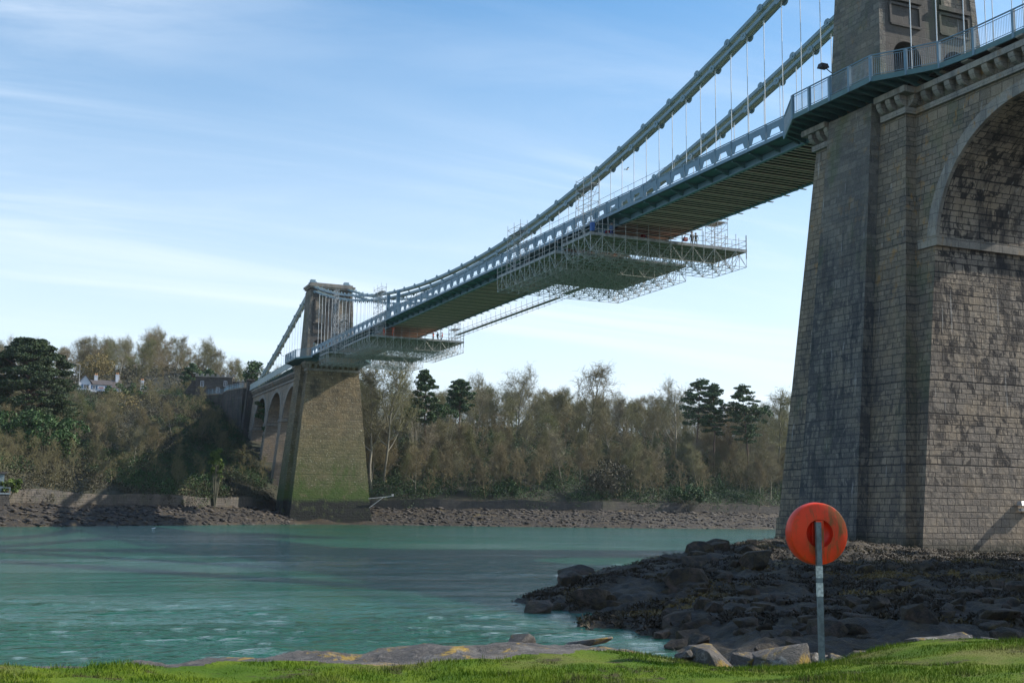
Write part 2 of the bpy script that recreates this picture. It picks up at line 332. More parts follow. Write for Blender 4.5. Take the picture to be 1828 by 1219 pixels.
    for sg in (-1,1):
        for px in (-PX,PX):
            za,zb=HD+5.9,HD+7.6; xa,xb=px-1.45,px+1.45
            def P(x,z,e): return (x,fy(z,sg)+sg*e,z)
            for (p,q) in (((xa,za),(xb,za)),((xb,za),(xb,zb)),((xb,zb),(xa,zb)),((xa,zb),(xa,za))):
                fr.bar(P(*p,0.05),P(*q,0.05),0.2,0.24,up=(0,1,0))
            z0=HD+8.2; z1_=HD+12.6; r=1.15
            pts=[(px-r,z0),(px-r,z1_)]+[(px-r*math.cos(a),z1_+r*math.sin(a)) for a in np.linspace(0.25,math.pi-0.25,9)]+[(px+r,z1_),(px+r,z0)]
            for p,q in zip(pts[:-1],pts[1:]): fr.bar(P(*p,0.06),P(*q,0.06),0.28,0.3,up=(0,1,0))
            n=len(pts); ni.add([P(x,z,0.02) for x,z in pts],[tuple(range(n))])
            fr.box(px-1.6,px+1.6,min(fy(z0,sg),fy(z0,sg)+sg*.3),max(fy(z0,sg),fy(z0,sg)+sg*.3),z0-0.35,z0)
        A=np.linspace(0,math.pi,13)
        for px in (-PX,PX):
            for a0,a1 in zip(A[:-1],A[1:]):
                r_=PR+0.28
                if True: continue
                fr.bar((px-r_*math.cos(a0),fy(zs,sg)+sg*0.0,zs+r_*math.sin(a0)),(px-r_*math.cos(a1),fy(zs,sg)+sg*0.0,zs+r_*math.sin(a1)),0.2,0.5,up=(0,1,0))
    fr.build('panel_frame',M_ASHLAR,u,uv=True,fix=True); ni.build('blind_niche',M_VIAD,u,uv=True)
    cp=MB(); e=0.55; X=ux(ztp); Yv=vy(ztp)
    cp.box(-X-.3,X+.3,uy-Yv-.3,uy+Yv+.3,ztp,ztp+.35); cp.box(-X-e,X+e,uy-Yv-e,uy+Yv+e,ztp+.35,ztp+.8); cp.box(-X-.1,X+.1,uy-Yv-.1,uy+Yv+.1,ztp+.8,ztp+1.2)
    cp.build('tower_cap',M_TRIM,u,uv=True)
    return u
build_tower(NY,1,M_STONE,M_STONE_DARK,0)
build_tower(FYC,-1,M_FAR,M_FAR,1)
# saddles
for cy,zt in ((NY+.7,51.4),(FYC+.7,50.9)):
    for sx in (-1,1):
        s=MB(); s.frustum((sx*HC-.75,sx*HC+.75,cy-1.5,cy+1.5),50.9-.0,(sx*HC-.55,sx*HC+.55,cy-1.1,cy+1.1),zt+0.5); s.box(sx*HC-.7,sx*HC+.7,cy-1.0,cy+1.0,zt+.5,zt+.75); s.box(sx*HC-.5,sx*HC+.5,cy-.6,cy+.6,zt+.75,zt+1.25)
        s.build('saddle',M_CHAIN,BR,fix=True)
cr=MB(); cr.bar((-HC+.5,FYC+.7,51.6),(HC-.5,FYC+.7,51.6),.12,.12); cr.bar((-HC+.5,FYC+.7,51.1),(HC-.5,FYC+.7,51.1),.12,.12)
for x in np.arange(-3,3.1,1): cr.bar((x,FYC+.7,51.15),(x,FYC+.7,51.6),.06,.06)
cr.build('tower_railing',M_CHAIN,BR)
# viaduct
def spx(z): return 4.6+(32-z)/32*3.2
def viaduct(arches,y_from,y_to,R,zspring,matf,mati,dirn,H0):
    """arches: list of centre Y, ascending"""
    wall=MB(); intr=MB(); RG_={}; IM_=[]
    ztop=H0-1.2
    def strip(ya,yb,z0,z1,nn=3):
        zl=np.linspace(z0,z1,nn+1)
        for za,zb in zip(zl[:-1],zl[1:]):
            for sx in (-1,1):
                wall.add([(sx*spx(za),ya,za),(sx*spx(za),yb,za),(sx*spx(zb),yb,zb),(sx*spx(zb),ya,zb)],[(0,1,2,3) if sx>0 else (3,2,1,0)])
    ed=[y_from]
    for c in arches: ed+= [c-R,c+R]
    ed.append(y_to)
    for i in range(0,len(ed),2): strip(ed[i],ed[i+1],-1.5,ztop,5)
    for c in arches:
        A=np.linspace(0,math.pi,33)
        # batter of jamb in Y ignored above spring, jamb widens below
        for a0,a1 in zip(A[:-1],A[1:]):
            y0,z0=c-R*math.cos(a0),zspring+R*math.sin(a0); y1,z1=c-R*math.cos(a1),zspring+R*math.sin(a1)
            for sx in (-1,1):
                wall.add([(sx*spx(z0),y0,z0),(sx*spx(z1),y1,z1),(sx*spx(ztop),y1,ztop),(sx*spx(ztop),y0,ztop)],[(0,1,2,3) if sx>0 else (3,2,1,0)])
                e=.05; r2=R+.85
                ya,zc_=c-r2*math.cos(a0),zspring+r2*math.sin(a0); yb,zd=c-r2*math.cos(a1),zspring+r2*math.sin(a1)
                ri=R-.03
                yc,ze=c-ri*math.cos(a0),zspring+ri*math.sin(a0); yd,zf=c-ri*math.cos(a1),zspring+ri*math.sin(a1)
                g=.06 if (int(a0*100)%2) else .045
                q=[(sx*(spx(ze)+g),yc,ze),(sx*(spx(zf)+g),yd,zf),(sx*(spx(zd)+g),yb,zd),(sx*(spx(zc_)+g),ya,zc_)]
                q2=[(x-sx*.3,y,z) for x,y,z in q]
                RG_.setdefault((c,sx),MB()).add(q+q2,[(0,1,2,3),(7,6,5,4),(0,4,5,1),(1,5,6,2),(2,6,7,3),(3,7,4,0)])
            xs=np.linspace(-1,1,7)
            for xa,xb in zip(xs[:-1],xs[1:]):
                b=len(intr.v); intr.add([(xa*spx(z0),y0,z0),(xb*spx(z0),y0,z0),(xb*spx(z1),y1,z1),(xa*spx(z1),y1,z1)],[(0,1,2,3)])
                s0=R*a0; s1=R*a1
                intr.uv[len(intr.f)-1]=[(xa*5,s0+zspring),(xb*5,s0+zspring),(xb*5,s1+zspring),(xa*5,s1+zspring)]
        for sg in (-1,1):
            zl=np.linspace(-1.5,zspring,6)
            for za,zb in zip(zl[:-1],zl[1:]):
                oa=(zspring-za)/zspring*1.25; ob=(zspring-zb)/zspring*1.25; 
                ya=c+sg*(R-oa*0-0.0); 
                intr.add([(-spx(za),c+sg*R,za),(spx(za),c+sg*R,za),(spx(zb),c+sg*R,zb),(-spx(zb),c+sg*R,zb)],[(0,1,2,3)])
            X=spx(zspring)+.22
            yq=(c+sg*(R-.3),c+sg*(R+1.6)); im_=MB(); im_.box(-X,X,min(yq),max(yq),zspring-.75,zspring-.1); IM_.append(im_)
    o=wall.build('approach_viaduct',matf,BR,uv=True)
    me_=intr.build('arch_soffit',mati,o,uv=True); d=me_.data.uv_layers[0].data
    for fi,uvs in intr.uv.items():
        for li,uvv in zip(me_.data.polygons[fi].loop_indices,uvs): d[li].uv=uvv
    
    for q_ in RG_.values(): q_.build('arch_ring',M_TRIM,o,uv=True,fix=True)
    for q_ in IM_: q_.build('impost',M_TRIM,o,uv=True)
    t=MB()
    for (z0,z1,e) in ((ztop-1.35,ztop-.95,.25),(ztop,ztop+.42,.8)):
        X=spx(z0)+e; t.box(-X,X,y_from,y_to,z0,z1)
    t.build('cornice',M_TRIM,o,uv=True)
    call=MB()
    for y in np.arange(y_to-.5,y_from+.3,-1.17):
        for sx in (-1,1):
            c=MB()
            x0=sx*spx(ztop-.4); poly=[(0,ztop)]+[(.68*math.cos(-a),ztop-.02+.74*math.sin(-a)) for a in np.linspace(0,1.4,6)]+[(0,ztop-.8)]
            n=len(poly); c.add([(x0+sx*u,y-.24,v) for u,v in poly]+[(x0+sx*u,y+.24,v) for u,v in poly],[tuple(range(n)),tuple(range(2*n-1,n-1,-1))]+[(k_,n+k_,n+(k_+1)%n,(k_+1)%n) for k_ in range(n)])
            if sx<0 and y>-30 and y<100: c.build('corbel',M_TRIM,o,fix=True,uv=True)
            else: call.add(c.v,c.f)
    call.build('corbel',M_TRIM,o,fix=True,uv=True)['kind']='stuff'
    f=MB(); f.box(-4.4,4.4,y_from,y_to,ztop+.42,H0-.3); f.build('deck_fill',matf,o,uv=True)
    return o
nR=8.15
viaduct([-10.85-nR-3*(2*nR+2.9),-10.85-nR-2*(2*nR+2.9),-10.85-nR-2*nR-2.9,-10.85-nR],-96,NY-3.8,nR,22.2,M_STONE,M_JAMB,-1,HD)
viaduct([188.6,204.9,221.2],FYC+3.8,235.5,6.7,23.3,M_VIAD,M_VIAD,1,HD-0.7)
for cy in (234.6,):
    a=MB(); a.frustum((-8.2,8.2,cy-2,cy+2),10,(-6.2,6.2,cy-1.4,cy+1.4),HD-1.5); a.box(-6.0,-4.6,cy-1,cy+1,HD-1.5,HD+1.2); a.box(-6.3,-4.3,cy-1.3,cy+1.3,HD+1.2,HD+1.6)
    a.build('abutment_pilaster',M_WALL,BR,uv=True)
# deck between towers
y0d,y1d=NY+4.5,FYC-4.5
ys=np.arange(PY0,171.0,STEP)
dk=MB()
Yl=list(np.linspace(-96,252,70))
for a,b_ in zip(Yl[:-1],Yl[1:]):
    wx=WI if (a>0 and b_<FYC) else 5.0
    za,zb=deckz(a),deckz(b_)
    dk.add([(-wx,a,za-.3),(wx,a,za-.3),(wx,b_,zb-.3),(-wx,b_,zb-.3),(-wx,a,za),(wx,a,za),(wx,b_,zb),(-wx,b_,zb)],[(0,3,2,1),(0,1,5,4),(2,3,7,6),(1,2,6,5),(3,0,4,7)],0)
    dk.add([(-wx,a,za),(wx,a,za),(wx,b_,zb),(-wx,b_,zb)],[(0,1,2,3)],1)
DK=dk.build('deck',[M_SOFFIT,M_ASPH],BR)
rb=MB(); rw=MB()
k=0
for y in np.arange(y0d,y1d,STEP/4):
    z=deckz(y)-.302
    rb.box(-WI+.05,WI-.05,y-.09,y+.09,z-.34,z-.29); rw.box(-WI+.05,WI-.05,y-.03,y+.03,z-.29,z)
    if k%4==0: rb.box(-WI+.1,WI+.9,y-.12,y+.12,z-.39,z-.342)
    k+=1
rb.build('cross_girder_flange',M_RIB,DK); rw.build('cross_girder_web',M_SOFFIT,DK)  # pale flange, dark web: water-lit and shaded faces put into the colour
for sx in (-1,1):
    st=MB(); yy=np.linspace(y0d,y1d,60)
    for a,b_ in zip(yy[:-1],yy[1:]): st.bar((sx*WI,a,deckz(a)-.42),(sx*WI,b_,deckz(b_)-.42),.16,.55)
    for a,b_ in zip(yy[:-1],yy[1:]): st.bar((sx*(WI+.0),a,deckz(a)-.70),(sx*WI,b_,deckz(b_)-.70),.36,.06)
    st.build('stringer',M_BLUE,DK)
for sx in (-1,1):
    fw=MB()
    yy=[PY0]+list(np.linspace(PY0+STEP*10,170.5,8)) ; yy=np.linspace(PY0,170.5,40)
    for a,b_ in zip(yy[:-1],yy[1:]):
        za,zb=deckz(a),deckz(b_); x0,x1=sx*(WI+.08),sx*(WD-.06)
        fw.add([(x0,a,za-.1),(x1,a,za-.1),(x1,b_,zb-.1),(x0,b_,zb-.1),(x0,a,za),(x1,a,za),(x1,b_,zb),(x0,b_,zb)],[(0,1,2,3),(4,7,6,5)])
    for y in ys:
        z=deckz(y); x0,x1=sx*(WI+.08),sx*(WD-.08)
        fw.add([(x0,y-.05,z-.1),(x1,y-.05,z-.1),(x1,y-.05,z-.22),(x0,y-.05,z-.62),(x0,y+.05,z-.1),(x1,y+.05,z-.1),(x1,y+.05,z-.22),(x0,y+.05,z-.62)],[(0,1,2,3),(7,6,5,4),(3,2,6,7),(1,5,6,2)])
        fw.box(min(x0,x1),max(x0,x1),y-.16,y+.16,z-.66 if False else z-.12,z-.1)
    fw.build('footway',M_TEAL,DK)
    # parapet
    pr=MB(); X=sx*WD
    for a,b_ in zip(ys[:-1],ys[1:]):
        za,zb=deckz(a),deckz(b_)
        L_=lambda t,h: (X,a+(b_-a)*t,za+(zb-za)*t+h)
        pr.bar(L_(0,.14),L_(1,.14),.14,.30); pr.bar(L_(0,.44),L_(1,.44),.05,.05); pr.bar(L_(0,1.69),L_(1,1.69),.09,.07)
        pr.bar(L_(0,1.28),L_(1,1.28),.05,.54)
        pr.bar(L_(0,1.54),L_(1,1.54),.10,.05)
        e=.02
        for (p,q,r_,s_) in (((.04,.46),(.20,.46),(.31,1.02),(.04,1.02)),((.96,.46),(.80,.46),(.69,1.02),(.96,1.02))):
            v=[np.array(L_(*t_)) for t_ in (p,q,r_,s_)]; o_=np.array([e,0,0])
            pr.add([x-o_ for x in v]+[x+o_ for x in v],[(0,1,2,3),(7,6,5,4),(0,4,5,1),(1,5,6,2),(2,6,7,3),(3,7,4,0)])
    for y in ys:
        z=deckz(y); pr.box(X-.08,X+.08,y-.09,y+.09,z-.02,z+1.66)
    pr.build('parapet',M_BLUE,DK)
# floor plates of railing top (thin safety rail) on the stretch near scaffold
sr=MB(); X=-WD-.0
for a in np.arange(21,61,3.1):
    z=deckz(a); sr.tube((X,a,z+1.7),(X,a,z+2.35),.02); sr.tube((X,a,z+2.35),(X,a+3.05,deckz(a+3.05)+2.35),.02)
sr.build('temporary_guard_rail',M_GALV,DK)
# promenade round each tower
def promenade(cy,f,posts,parent):
    """posts: list of (x,y) along outline (one side) ; mirrored to both sides"""
    for sx in (-1,1):
        sl_=MB(); n=len(posts); P=[(sx*abs(x),y) for x,y in posts]
        zt=HD
        base=[(sx*3.9,P[0][1])]+P+[(sx*3.9,P[-1][1])]
        m_=len(base); sl_.add([(x,y,zt-.12) for x,y in base]+[(x,y,zt) for x,y in base],[tuple(range(m_)),tuple(range(2*m_-1,m_-1,-1))])
        for (a,b_) in zip(P[:-1],P[1:]): sl_.bar((*a,zt-.12),(*b_,zt-.12),.12,.40)
        yv=sorted(y for _,y in P)
        for y in np.arange(max(yv[0],cy-8.2),min(yv[-1],cy+8.5),1.1):
            xo=None
            for (a,b_) in zip(P[:-1],P[1:]):
                lo,hi=sorted((a[1],b_[1]))
                if lo<=y<=hi and hi>lo: t=(y-a[1])/(b_[1]-a[1]); xo=abs(a[0]+(b_[0]-a[0])*t)
            if xo: sl_.add([(sx*4,y-.05,zt-.12),(sx*xo,y-.05,zt-.12),(sx*xo,y-.05,zt-.3),(sx*4,y-.05,zt-.85),(sx*4,y+.05,zt-.12),(sx*xo,y+.05,zt-.12),(sx*xo,y+.05,zt-.3),(sx*4,y+.05,zt-.85)],[(0,1,2,3),(7,6,5,4),(3,2,6,7),(1,5,6,2)])
        s=sl_.build('promenade',M_TEAL,parent,fix=True)
        r=MB()
        for (a,b_) in zip(P[:-1],P[1:]):
            A=np.array([*a,zt]); B=np.array([*b_,zt]); u=np.array([0,0,1.])
            r.bar(A+u*1.68,B+u*1.68,.1,.07); r.bar(A+u*1.5,B+u*1.5,.04,.04); r.bar(A+u*.2,B+u*.2,.04,.04)
            L_=np.linalg.norm(B-A); nb=max(2,int(L_/.135))
            for i in range(1,nb): 
                q=A+(B-A)*i/nb; r.bar(q+u*.2,q+u*1.5,.018,.018)
        for a in P: r.box(a[0]-.1,a[0]+.1,a[1]-.1,a[1]+.1,zt-.3,zt+1.66)
        r.build('railing',M_BLUE,s)
npost=[(5.65,6.2),(8.1,1.75),(8.1,-.4),(8.1,-2.9),(8.1,-5.2),(8.1,-7.6),(6.7,-9.7),(5.5,-11.7),(5.1,-14.6),(5.0,-18.0),(4.95,-21.2),(4.95,-24.4),(4.95,-27.6),(4.95,-30.8),(4.95,-40),(4.95,-50),(4.95,-60),(4.95,-70),(4.95,-80),(4.95,-95)]
promenade(NY,1,npost,BR)
fpost=[(5.65,FYC-(6.2-NY)),(8.1,FYC-4.7),(8.1,FYC-2.4),(8.1,FYC),(8.1,FYC+2.3),(8.1,FYC+4.6),(6.5,FYC+6.6),(5.6,FYC+8.4)]
promenade(FYC,-1,fpost,BR)
# stone brackets under the near promenade
br_=MB()
for y in np.arange(-94,NY-4.9,1.6*1.17*1.3):
    for sx in (-1,1):
        poly=[(0,HD-.75),(0,HD-.3),(.75,HD-.3),(.72,HD-.42),(.4,HD-.5),(.25,HD-.75)]
        n=len(poly); x0=sx*4.4; br_.add([(x0+sx*u,y-.3,v) for u,v in poly]+[(x0+sx*u,y+.3,v) for u,v in poly],[tuple(range(n)),tuple(range(2*n-1,n-1,-1))]+[(k_,n+k_,n+(k_+1)%n,(k_+1)%n) for k_ in range(n)])
br_.build('stone_bracket',M_TRIM,BR,fix=True,uv=True)
M_PALEP=simple('pale_panel',(0.42,0.50,0.49),0.5)
for sx in (-1,1):
    fp=MB()
    for a in np.arange(FYC+8.4,234,2.6):
        fp.bar((sx*5.55,a,deckz(a)+.15),(sx*5.55,a+2.6,deckz(a+2.6)+.15),.14,.3); fp.bar((sx*5.55,a+.1,deckz(a)+.85),(sx*5.55,a+2.5,deckz(a+2.6)+.85),.03,1.05); fp.bar((sx*5.55,a,deckz(a)+1.45),(sx*5.55,a+2.6,deckz(a+2.6)+1.45),.1,.08); fp.box(sx*5.55-.07,sx*5.55+.07,a-.07,a+.07,deckz(a),deckz(a)+1.45)
    fp.build('parapet',M_PALEP,BR)
fpb=MB()
for a in np.arange(FYC+8.4,234,1.3):
    for sx in (-1,1): fpb.add([(sx*4.4,a-.1,deckz(a)-.1),(sx*5.5,a-.1,deckz(a)-.1),(sx*4.4,a-.1,deckz(a)-.8),(sx*4.4,a+.1,deckz(a)-.1),(sx*5.5,a+.1,deckz(a)-.1),(sx*4.4,a+.1,deckz(a)-.8)],[(0,1,2),(5,4,3),(1,4,5,2)])
fpb.build('footway_bracket',M_TEAL,BR,fix=True)
# chains
YM=86.7
def chz(Y):
    if Y<NY+.7: return 51.9-(NY+.7-Y)*0.42
    if Y<=YM: t=(YM-Y)/(YM-NY-.7); return 38.15+(51.9-38.15)*t*t
    if Y<=FYC+.7: t=(Y-YM)/(FYC+.7-YM); return 38.15+(50.9-38.15)*t*t
    d=Y-(FYC+.7); return 50.9-0.33*d+0.00062*d*d
def link(mb,p,q,xs,hh,lug):
    """flat eye bars between two pins, several plates side by side"""
    for x in xs:
        mb.bar((x,p[0],p[1]),(x,q[0],q[1]),.07,hh,m=1 if abs(abs(x)-HC)<.25 else 0)
for sx in (-1,1):
    ch=MB()
    nodes=[HY0+STEP*(k_) for k_ in range(-21,95)]
    xs=[sx*HC+d for d in (-.36,-.12,.12,.36)]
    for tier,(off,par) in enumerate(((0.0,0),(-.86,1))):
        nd=[y for i,y in enumerate(nodes) if i%2==par and -48<y<257]
        for a,b_ in zip(nd[:-1],nd[1:]):
            za,zb=chz(a)+off,chz(b_)+off
            mid=.5*(a+b_)
            link(ch,(a,za),(b_,zb),xs,.34,0)
        for y in nd:
            z=chz(y)+off
            n=10; r=.36
            pts=[(y+r*1.25*math.cos(t),z+(.08 if tier==0 else -.08)+r*math.sin(t)) for t in np.linspace(0,2*math.pi,n,endpoint=False)]
            for x in (xs[0]-.04,xs[-1]+.04): ch.prism(pts,'x',x-.05,x+.05)
            ch.tube((xs[0]-.16,y,z),(xs[-1]+.16,y,z),.11,n=8)
    ch.build('main_chain',[M_CHAIN,M_CHAININ],BR,fix=True)
# hangers
hs=[]
for k_ in range(-14,92):
    Y=HY0+STEP*k_
    if (NY-3.2<Y<NY+5.2) or (FYC-4.2<Y<FYC+4.6) : continue
    if Y>250: continue
    for sx in (-1,1):
        zt=chz(Y)-.86; zb=deckz(Y)+.1
        if zt-zb<.5: zt=zb+.9
        hs.append((Y+sx*0.0+(400 if sx>0 else 0),sx,Y,zb,zt))
hs.sort()
near=hs[:]; near.sort(key=lambda h:math.hypot(h[2]-CY,h[1]*HC-CX))
def hang(mb,sx,Y,zb,zt):
    X=sx*HC; mb.tube((X,Y,zb),(X,Y,zt),.038,n=6); mb.tube((X,Y,zt-.55),(X,Y,zt),.075,n=6); mb.tube((X,Y,zb+.1),(X,Y,zb+.5),.075,n=6); mb.bar((X,Y,zt-.1),(X,Y,zt+.1),.3,.25)
for h in near[:99]:
    mb=MB(); hang(mb,*h[1:]); mb.build('hanger',M_WHITE,BR)
mb=MB()
for h in near[99:]: hang(mb,*h[1:])
o=mb.build('hanger',M_WHITE,BR); o['kind']='stuff'
# mid-span chain frame
mf=MB()
for sx in (-1,1):
    for y in (113.5,119): 
        mf.box(sx*4.9-.25,sx*4.9+.25,y-.25,y+.25,deckz(y),deckz(y)+4.6); 
    mf.bar((sx*4.9,113.5,deckz(113)+2.2),(sx*4.9,119,deckz(119)+2.2),.3,.4)
mf.build('chain_tie_frame',M_BLUE,BR)
# ------------------------------------------------------------------ water
def water():
    m,n,l,b=newmat('sea_water'); ob=n.new('ShaderNodeTexCoord').outputs['Object']
    b.inputs['IOR'].default_value=1.33; b.inputs['Roughness'].default_value=0.09; b.inputs['Specular IOR Level'].default_value=0.5
    col=mixc(n,l,rmp(n,l,nz(n,l,ob,0.03,3),0.35,0.65),(0.012,0.080,0.044),(0.019,0.108,0.064)); l.new(col,b.inputs['Base Color'])
    big=nz(n,l,ob,0.028,4,0.6,mapping=(0.6,1.5,1),dist=0.6); med=nz(n,l,ob,0.16,5,0.62,mapping=(0.5,1.6,1),dist=0.8)
    pm=mth(n,l,'ADD',mth(n,l,'MULTIPLY',big,0.6),mth(n,l,'MULTIPLY',med,0.4))
    patch=rmp(n,l,pm,0.44,0.55,0.34,1.0)
    sw=nz(n,l,ob,1.2,4,0.55,mapping=(0.9,1.15,1)); rp=nz(n,l,ob,3.6,4,0.6,mapping=(0.8,1.25,1)); fi=nz(n,l,ob,9,3,0.6)
    h=mth(n,l,'ADD',mth(n,l,'MULTIPLY',sw,0.8),mth(n,l,'ADD',mth(n,l,'MULTIPLY',rp,0.42),mth(n,l,'MULTIPLY',fi,0.10)))
    h=mth(n,l,'ADD',h,mth(n,l,'MULTIPLY',nz(n,l,ob,1.9,4,0.6,mapping=(.9,1.2,1)),.45))
    h=mth(n,l,'MULTIPLY',h,patch)
    bump(n,l,b,h,1.0,0.34)
    return m
M_WATER=water()
wt=MB(); wt.add([(-900,-300,-.12),(1200,-300,-.12),(1200,700,-.12),(-900,700,-.12)],[(0,1,2,3)]); o=wt.build('water',M_WATER); tag(o,kind='structure')
# ------------------------------------------------------------------ terrain helpers
def fbm(x,y,z,oct=5,H=1.0): return noise.fractal(Vector((x,y,z)),H,2.1,oct)
def grid_mesh(name,P,mat,smooth=True,mask=None,label=None):
    """P: (n,m,3) array"""
    n_,m_=P.shape[:2]; me=bpy.data.meshes.new(name)
    idx=np.arange(n_*m_).reshape(n_,m_)
    q=np.stack([idx[:-1,:-1],idx[:-1,1:],idx[1:,1:],idx[1:,:-1]],-1)
    if mask is not None: q=q[mask[:-1,:-1]]
    q=q.reshape(-1,4)
    used,inv=np.unique(q,return_inverse=True); q=inv.reshape(-1,4); V=P.reshape(-1,3)[used]
    me.vertices.add(len(V)); me.vertices.foreach_set('co',V.ravel()); me.loops.add(len(q)*4); me.loops.foreach_set('vertex_index',q.ravel().astype(np.int32))
    me.polygons.add(len(q)); me.polygons.foreach_set('loop_start',np.arange(len(q),dtype=np.int32)*4); me.polygons.foreach_set('loop_total',np.full(len(q),4,np.int32))
    me.polygons.foreach_set('use_smooth',np.full(len(q),smooth)); me.update(); me.validate()
    me.materials.append(mat); o=bpy.data.objects.new(name,me); COL.objects.link(o); tag(o,kind='structure'); return o
def soup(name,V,F,mat,parent=None,smooth=False):
    me=bpy.data.meshes.new(name); k=F.shape[1]
    me.vertices.add(len(V)); me.vertices.foreach_set('co',np.asarray(V,np.float32).ravel()); me.loops.add(F.size); me.loops.foreach_set('vertex_index',F.ravel().astype(np.int32))
    me.polygons.add(len(F)); me.polygons.foreach_set('loop_start',np.arange(len(F),dtype=np.int32)*k); me.polygons.foreach_set('loop_total',np.full(len(F),k,np.int32))
    if smooth: me.polygons.foreach_set('use_smooth',np.full(len(F),True))
    me.update(); me.materials.append(mat); o=bpy.data.objects.new(name,me); COL.objects.link(o)
    if parent: 
        o.parent=parent
        if parent.type=='EMPTY': o.location=-Vector(parent.location)
    return o
# ---- near shore
def pt(px,py,d): return atd(px,py,d)
ctl=[(CX,CY,.95),(CX-10,CY,.9),(CX+12,CY-2,1.0),(CX-20,CY+8,.7),(CX+25,CY-8,1.2),(-55.67,-62.49,.80)]
for px,py,d in [(0,1185,14),(300,1198,13.7),(600,1192,13.9),(900,1182,14.2),(1160,1168,15.4),(1240,1192,16),(1380,1190,16.2),(1500,1186,16.6),(1590,1140,16.8),(1700,1136,17),(1828,1146,17),(1828,1200,13),(914,1230,12),(0,1215,12.4),
    (-500,1190,14),(2300,1140,18)]: ctl.append(tuple(pt(px,py,d)))
for px,d,z in [(-500,15.5,.5),(-500,18,-.6),(0,14.9,.68),(0,17,-.6),(200,15.2,.76),(200,17.6,-.6),(400,15.4,.84),(400,18,-.6),(600,15.8,.84),(600,18.6,-.6),(800,16.4,.86),(800,19.5,-.6),(1000,16.9,.84),(1000,20,-.5),(1120,17.5,.75),(1120,21,-.35),(1200,17.8,.35),
    (1240,18.5,.1),(1300,18.5,.1),(1400,18.8,.1),(1500,19,.1),(1600,20.0,.2),(1828,21,.3),(2300,22,.4)]:
    r=ray(px,900); k=d/math.hypot(r[0],r[1]); ctl.append((CX+r[0]*k,CY+r[1]*k,z))
for px,d,z in [(945,33,-.35),(962,34,-.02),(1010,29.5,-.12),(1100,27.2,-.12),(1200,25,-.1),(1150,22.5,-.15),(1050,24,-.6),(900,26,-.9),(700,30,-1),(400,30,-1),(0,30,-1),(850,40,-1.),(980,37,.25),(1020,40,.28),(1060,44,.36),(1100,48,.47),(1180,55,.62),(1250,62,.88),(1330,72,1.1),(1390,82,1.05),
    (950,42,-.8),(1020,52,-.8),(1100,64,-.8),(1180,76,-.8),(1250,90,-1),(1330,104,-1),(1200,35,.3),(1300,26,.25),(1300,36,.42),(1300,50,.62),(1400,24,.25),(1400,34,.42),(1400,46,.8),(1400,60,1.0),(1500,25,.25),(1500,36,.5),(1500,50,.85),(1500,65,1.0),(1500,85,.55),
    (1650,26,.35),(1650,38,.75),(1650,52,.95),(1650,70,.6),(1650,88,.25),(1828,28,.5),(1828,42,.95),(1828,56,.95),(1828,70,.6),(1828,85,.3),(2000,40,1.0),(2000,80,.8),(2400,60,1.6),(2400,100,2),(1600,110,.2),(1440,98,.2),(1400,120,-1.2),(1700,130,.5)]:
    r=ray(px,900); k=d/math.hypot(r[0],r[1]); ctl.append((CX+r[0]*k,CY+r[1]*k,z))
C_=np.array(ctl); 
def tps(r2): return np.where(r2>1e-9,.5*r2*np.log(np.maximum(r2,1e-12)),0)
_n=len(C_); sc_=10.
XY=C_[:,:2]/sc_; K=tps(((XY[:,None]-XY[None])**2).sum(-1))+np.eye(_n)*0.01
A_=np.zeros((_n+3,_n+3)); A_[:_n,:_n]=K; A_[:_n,_n]=1; A_[:_n,_n+1:]=XY; A_[_n,:_n]=1; A_[_n+1:,:_n]=XY.T
W_=np.linalg.solve(A_,np.concatenate([C_[:,2],np.zeros(3)]))
def near_h(x,y):
    x=np.asarray(x,float)/sc_; y=np.asarray(y,float)/sc_; out=np.full(x.shape,W_[_n])+W_[_n+1]*x+W_[_n+2]*y
    for i in range(_n): out=out+W_[i]*tps((x-XY[i,0])**2+(y-XY[i,1])**2)
    return out
epx=[-1500,0,300,600,900,1120,1200,1300,1500,1560,1700,1828,3000]; ed_=[13.3,13.6,13.7,13.9,14.2,15.5,15.9,16.1,16.6,18.2,18.6,18.6,19]
def px_of(ang): return 914+FPX*np.tan(np.clip(ang-YAW,-1.2,1.2))
ang=np.concatenate([np.linspace(YAW-1.15,YAW-.45,60)[:-1],np.linspace(YAW-.45,YAW+.47,760),np.linspace(YAW+.47,YAW+1.2,60)[1:]])
rr=np.concatenate([np.linspace(1.5,9,12)[:-1],np.linspace(9,20,170)[:-1],20*np.exp(np.linspace(0,math.log(130/20.),330))])
AG,RG=np.meshgrid(ang,rr); GX=CX+np.sin(AG)*RG; GY=CY+np.cos(AG)*RG; GZ=near_h(GX,GY)
edge=np.interp(px_of(AG),epx,ed_)
nE=np.zeros_like(GX); nR_=np.zeros_like(GX)
flat=GZ.ravel().copy(); fx=GX.ravel(); fy_=GY.ravel(); fe=(RG-edge).ravel(); fr_=RG.ravel(); ne=np.zeros_like(flat)
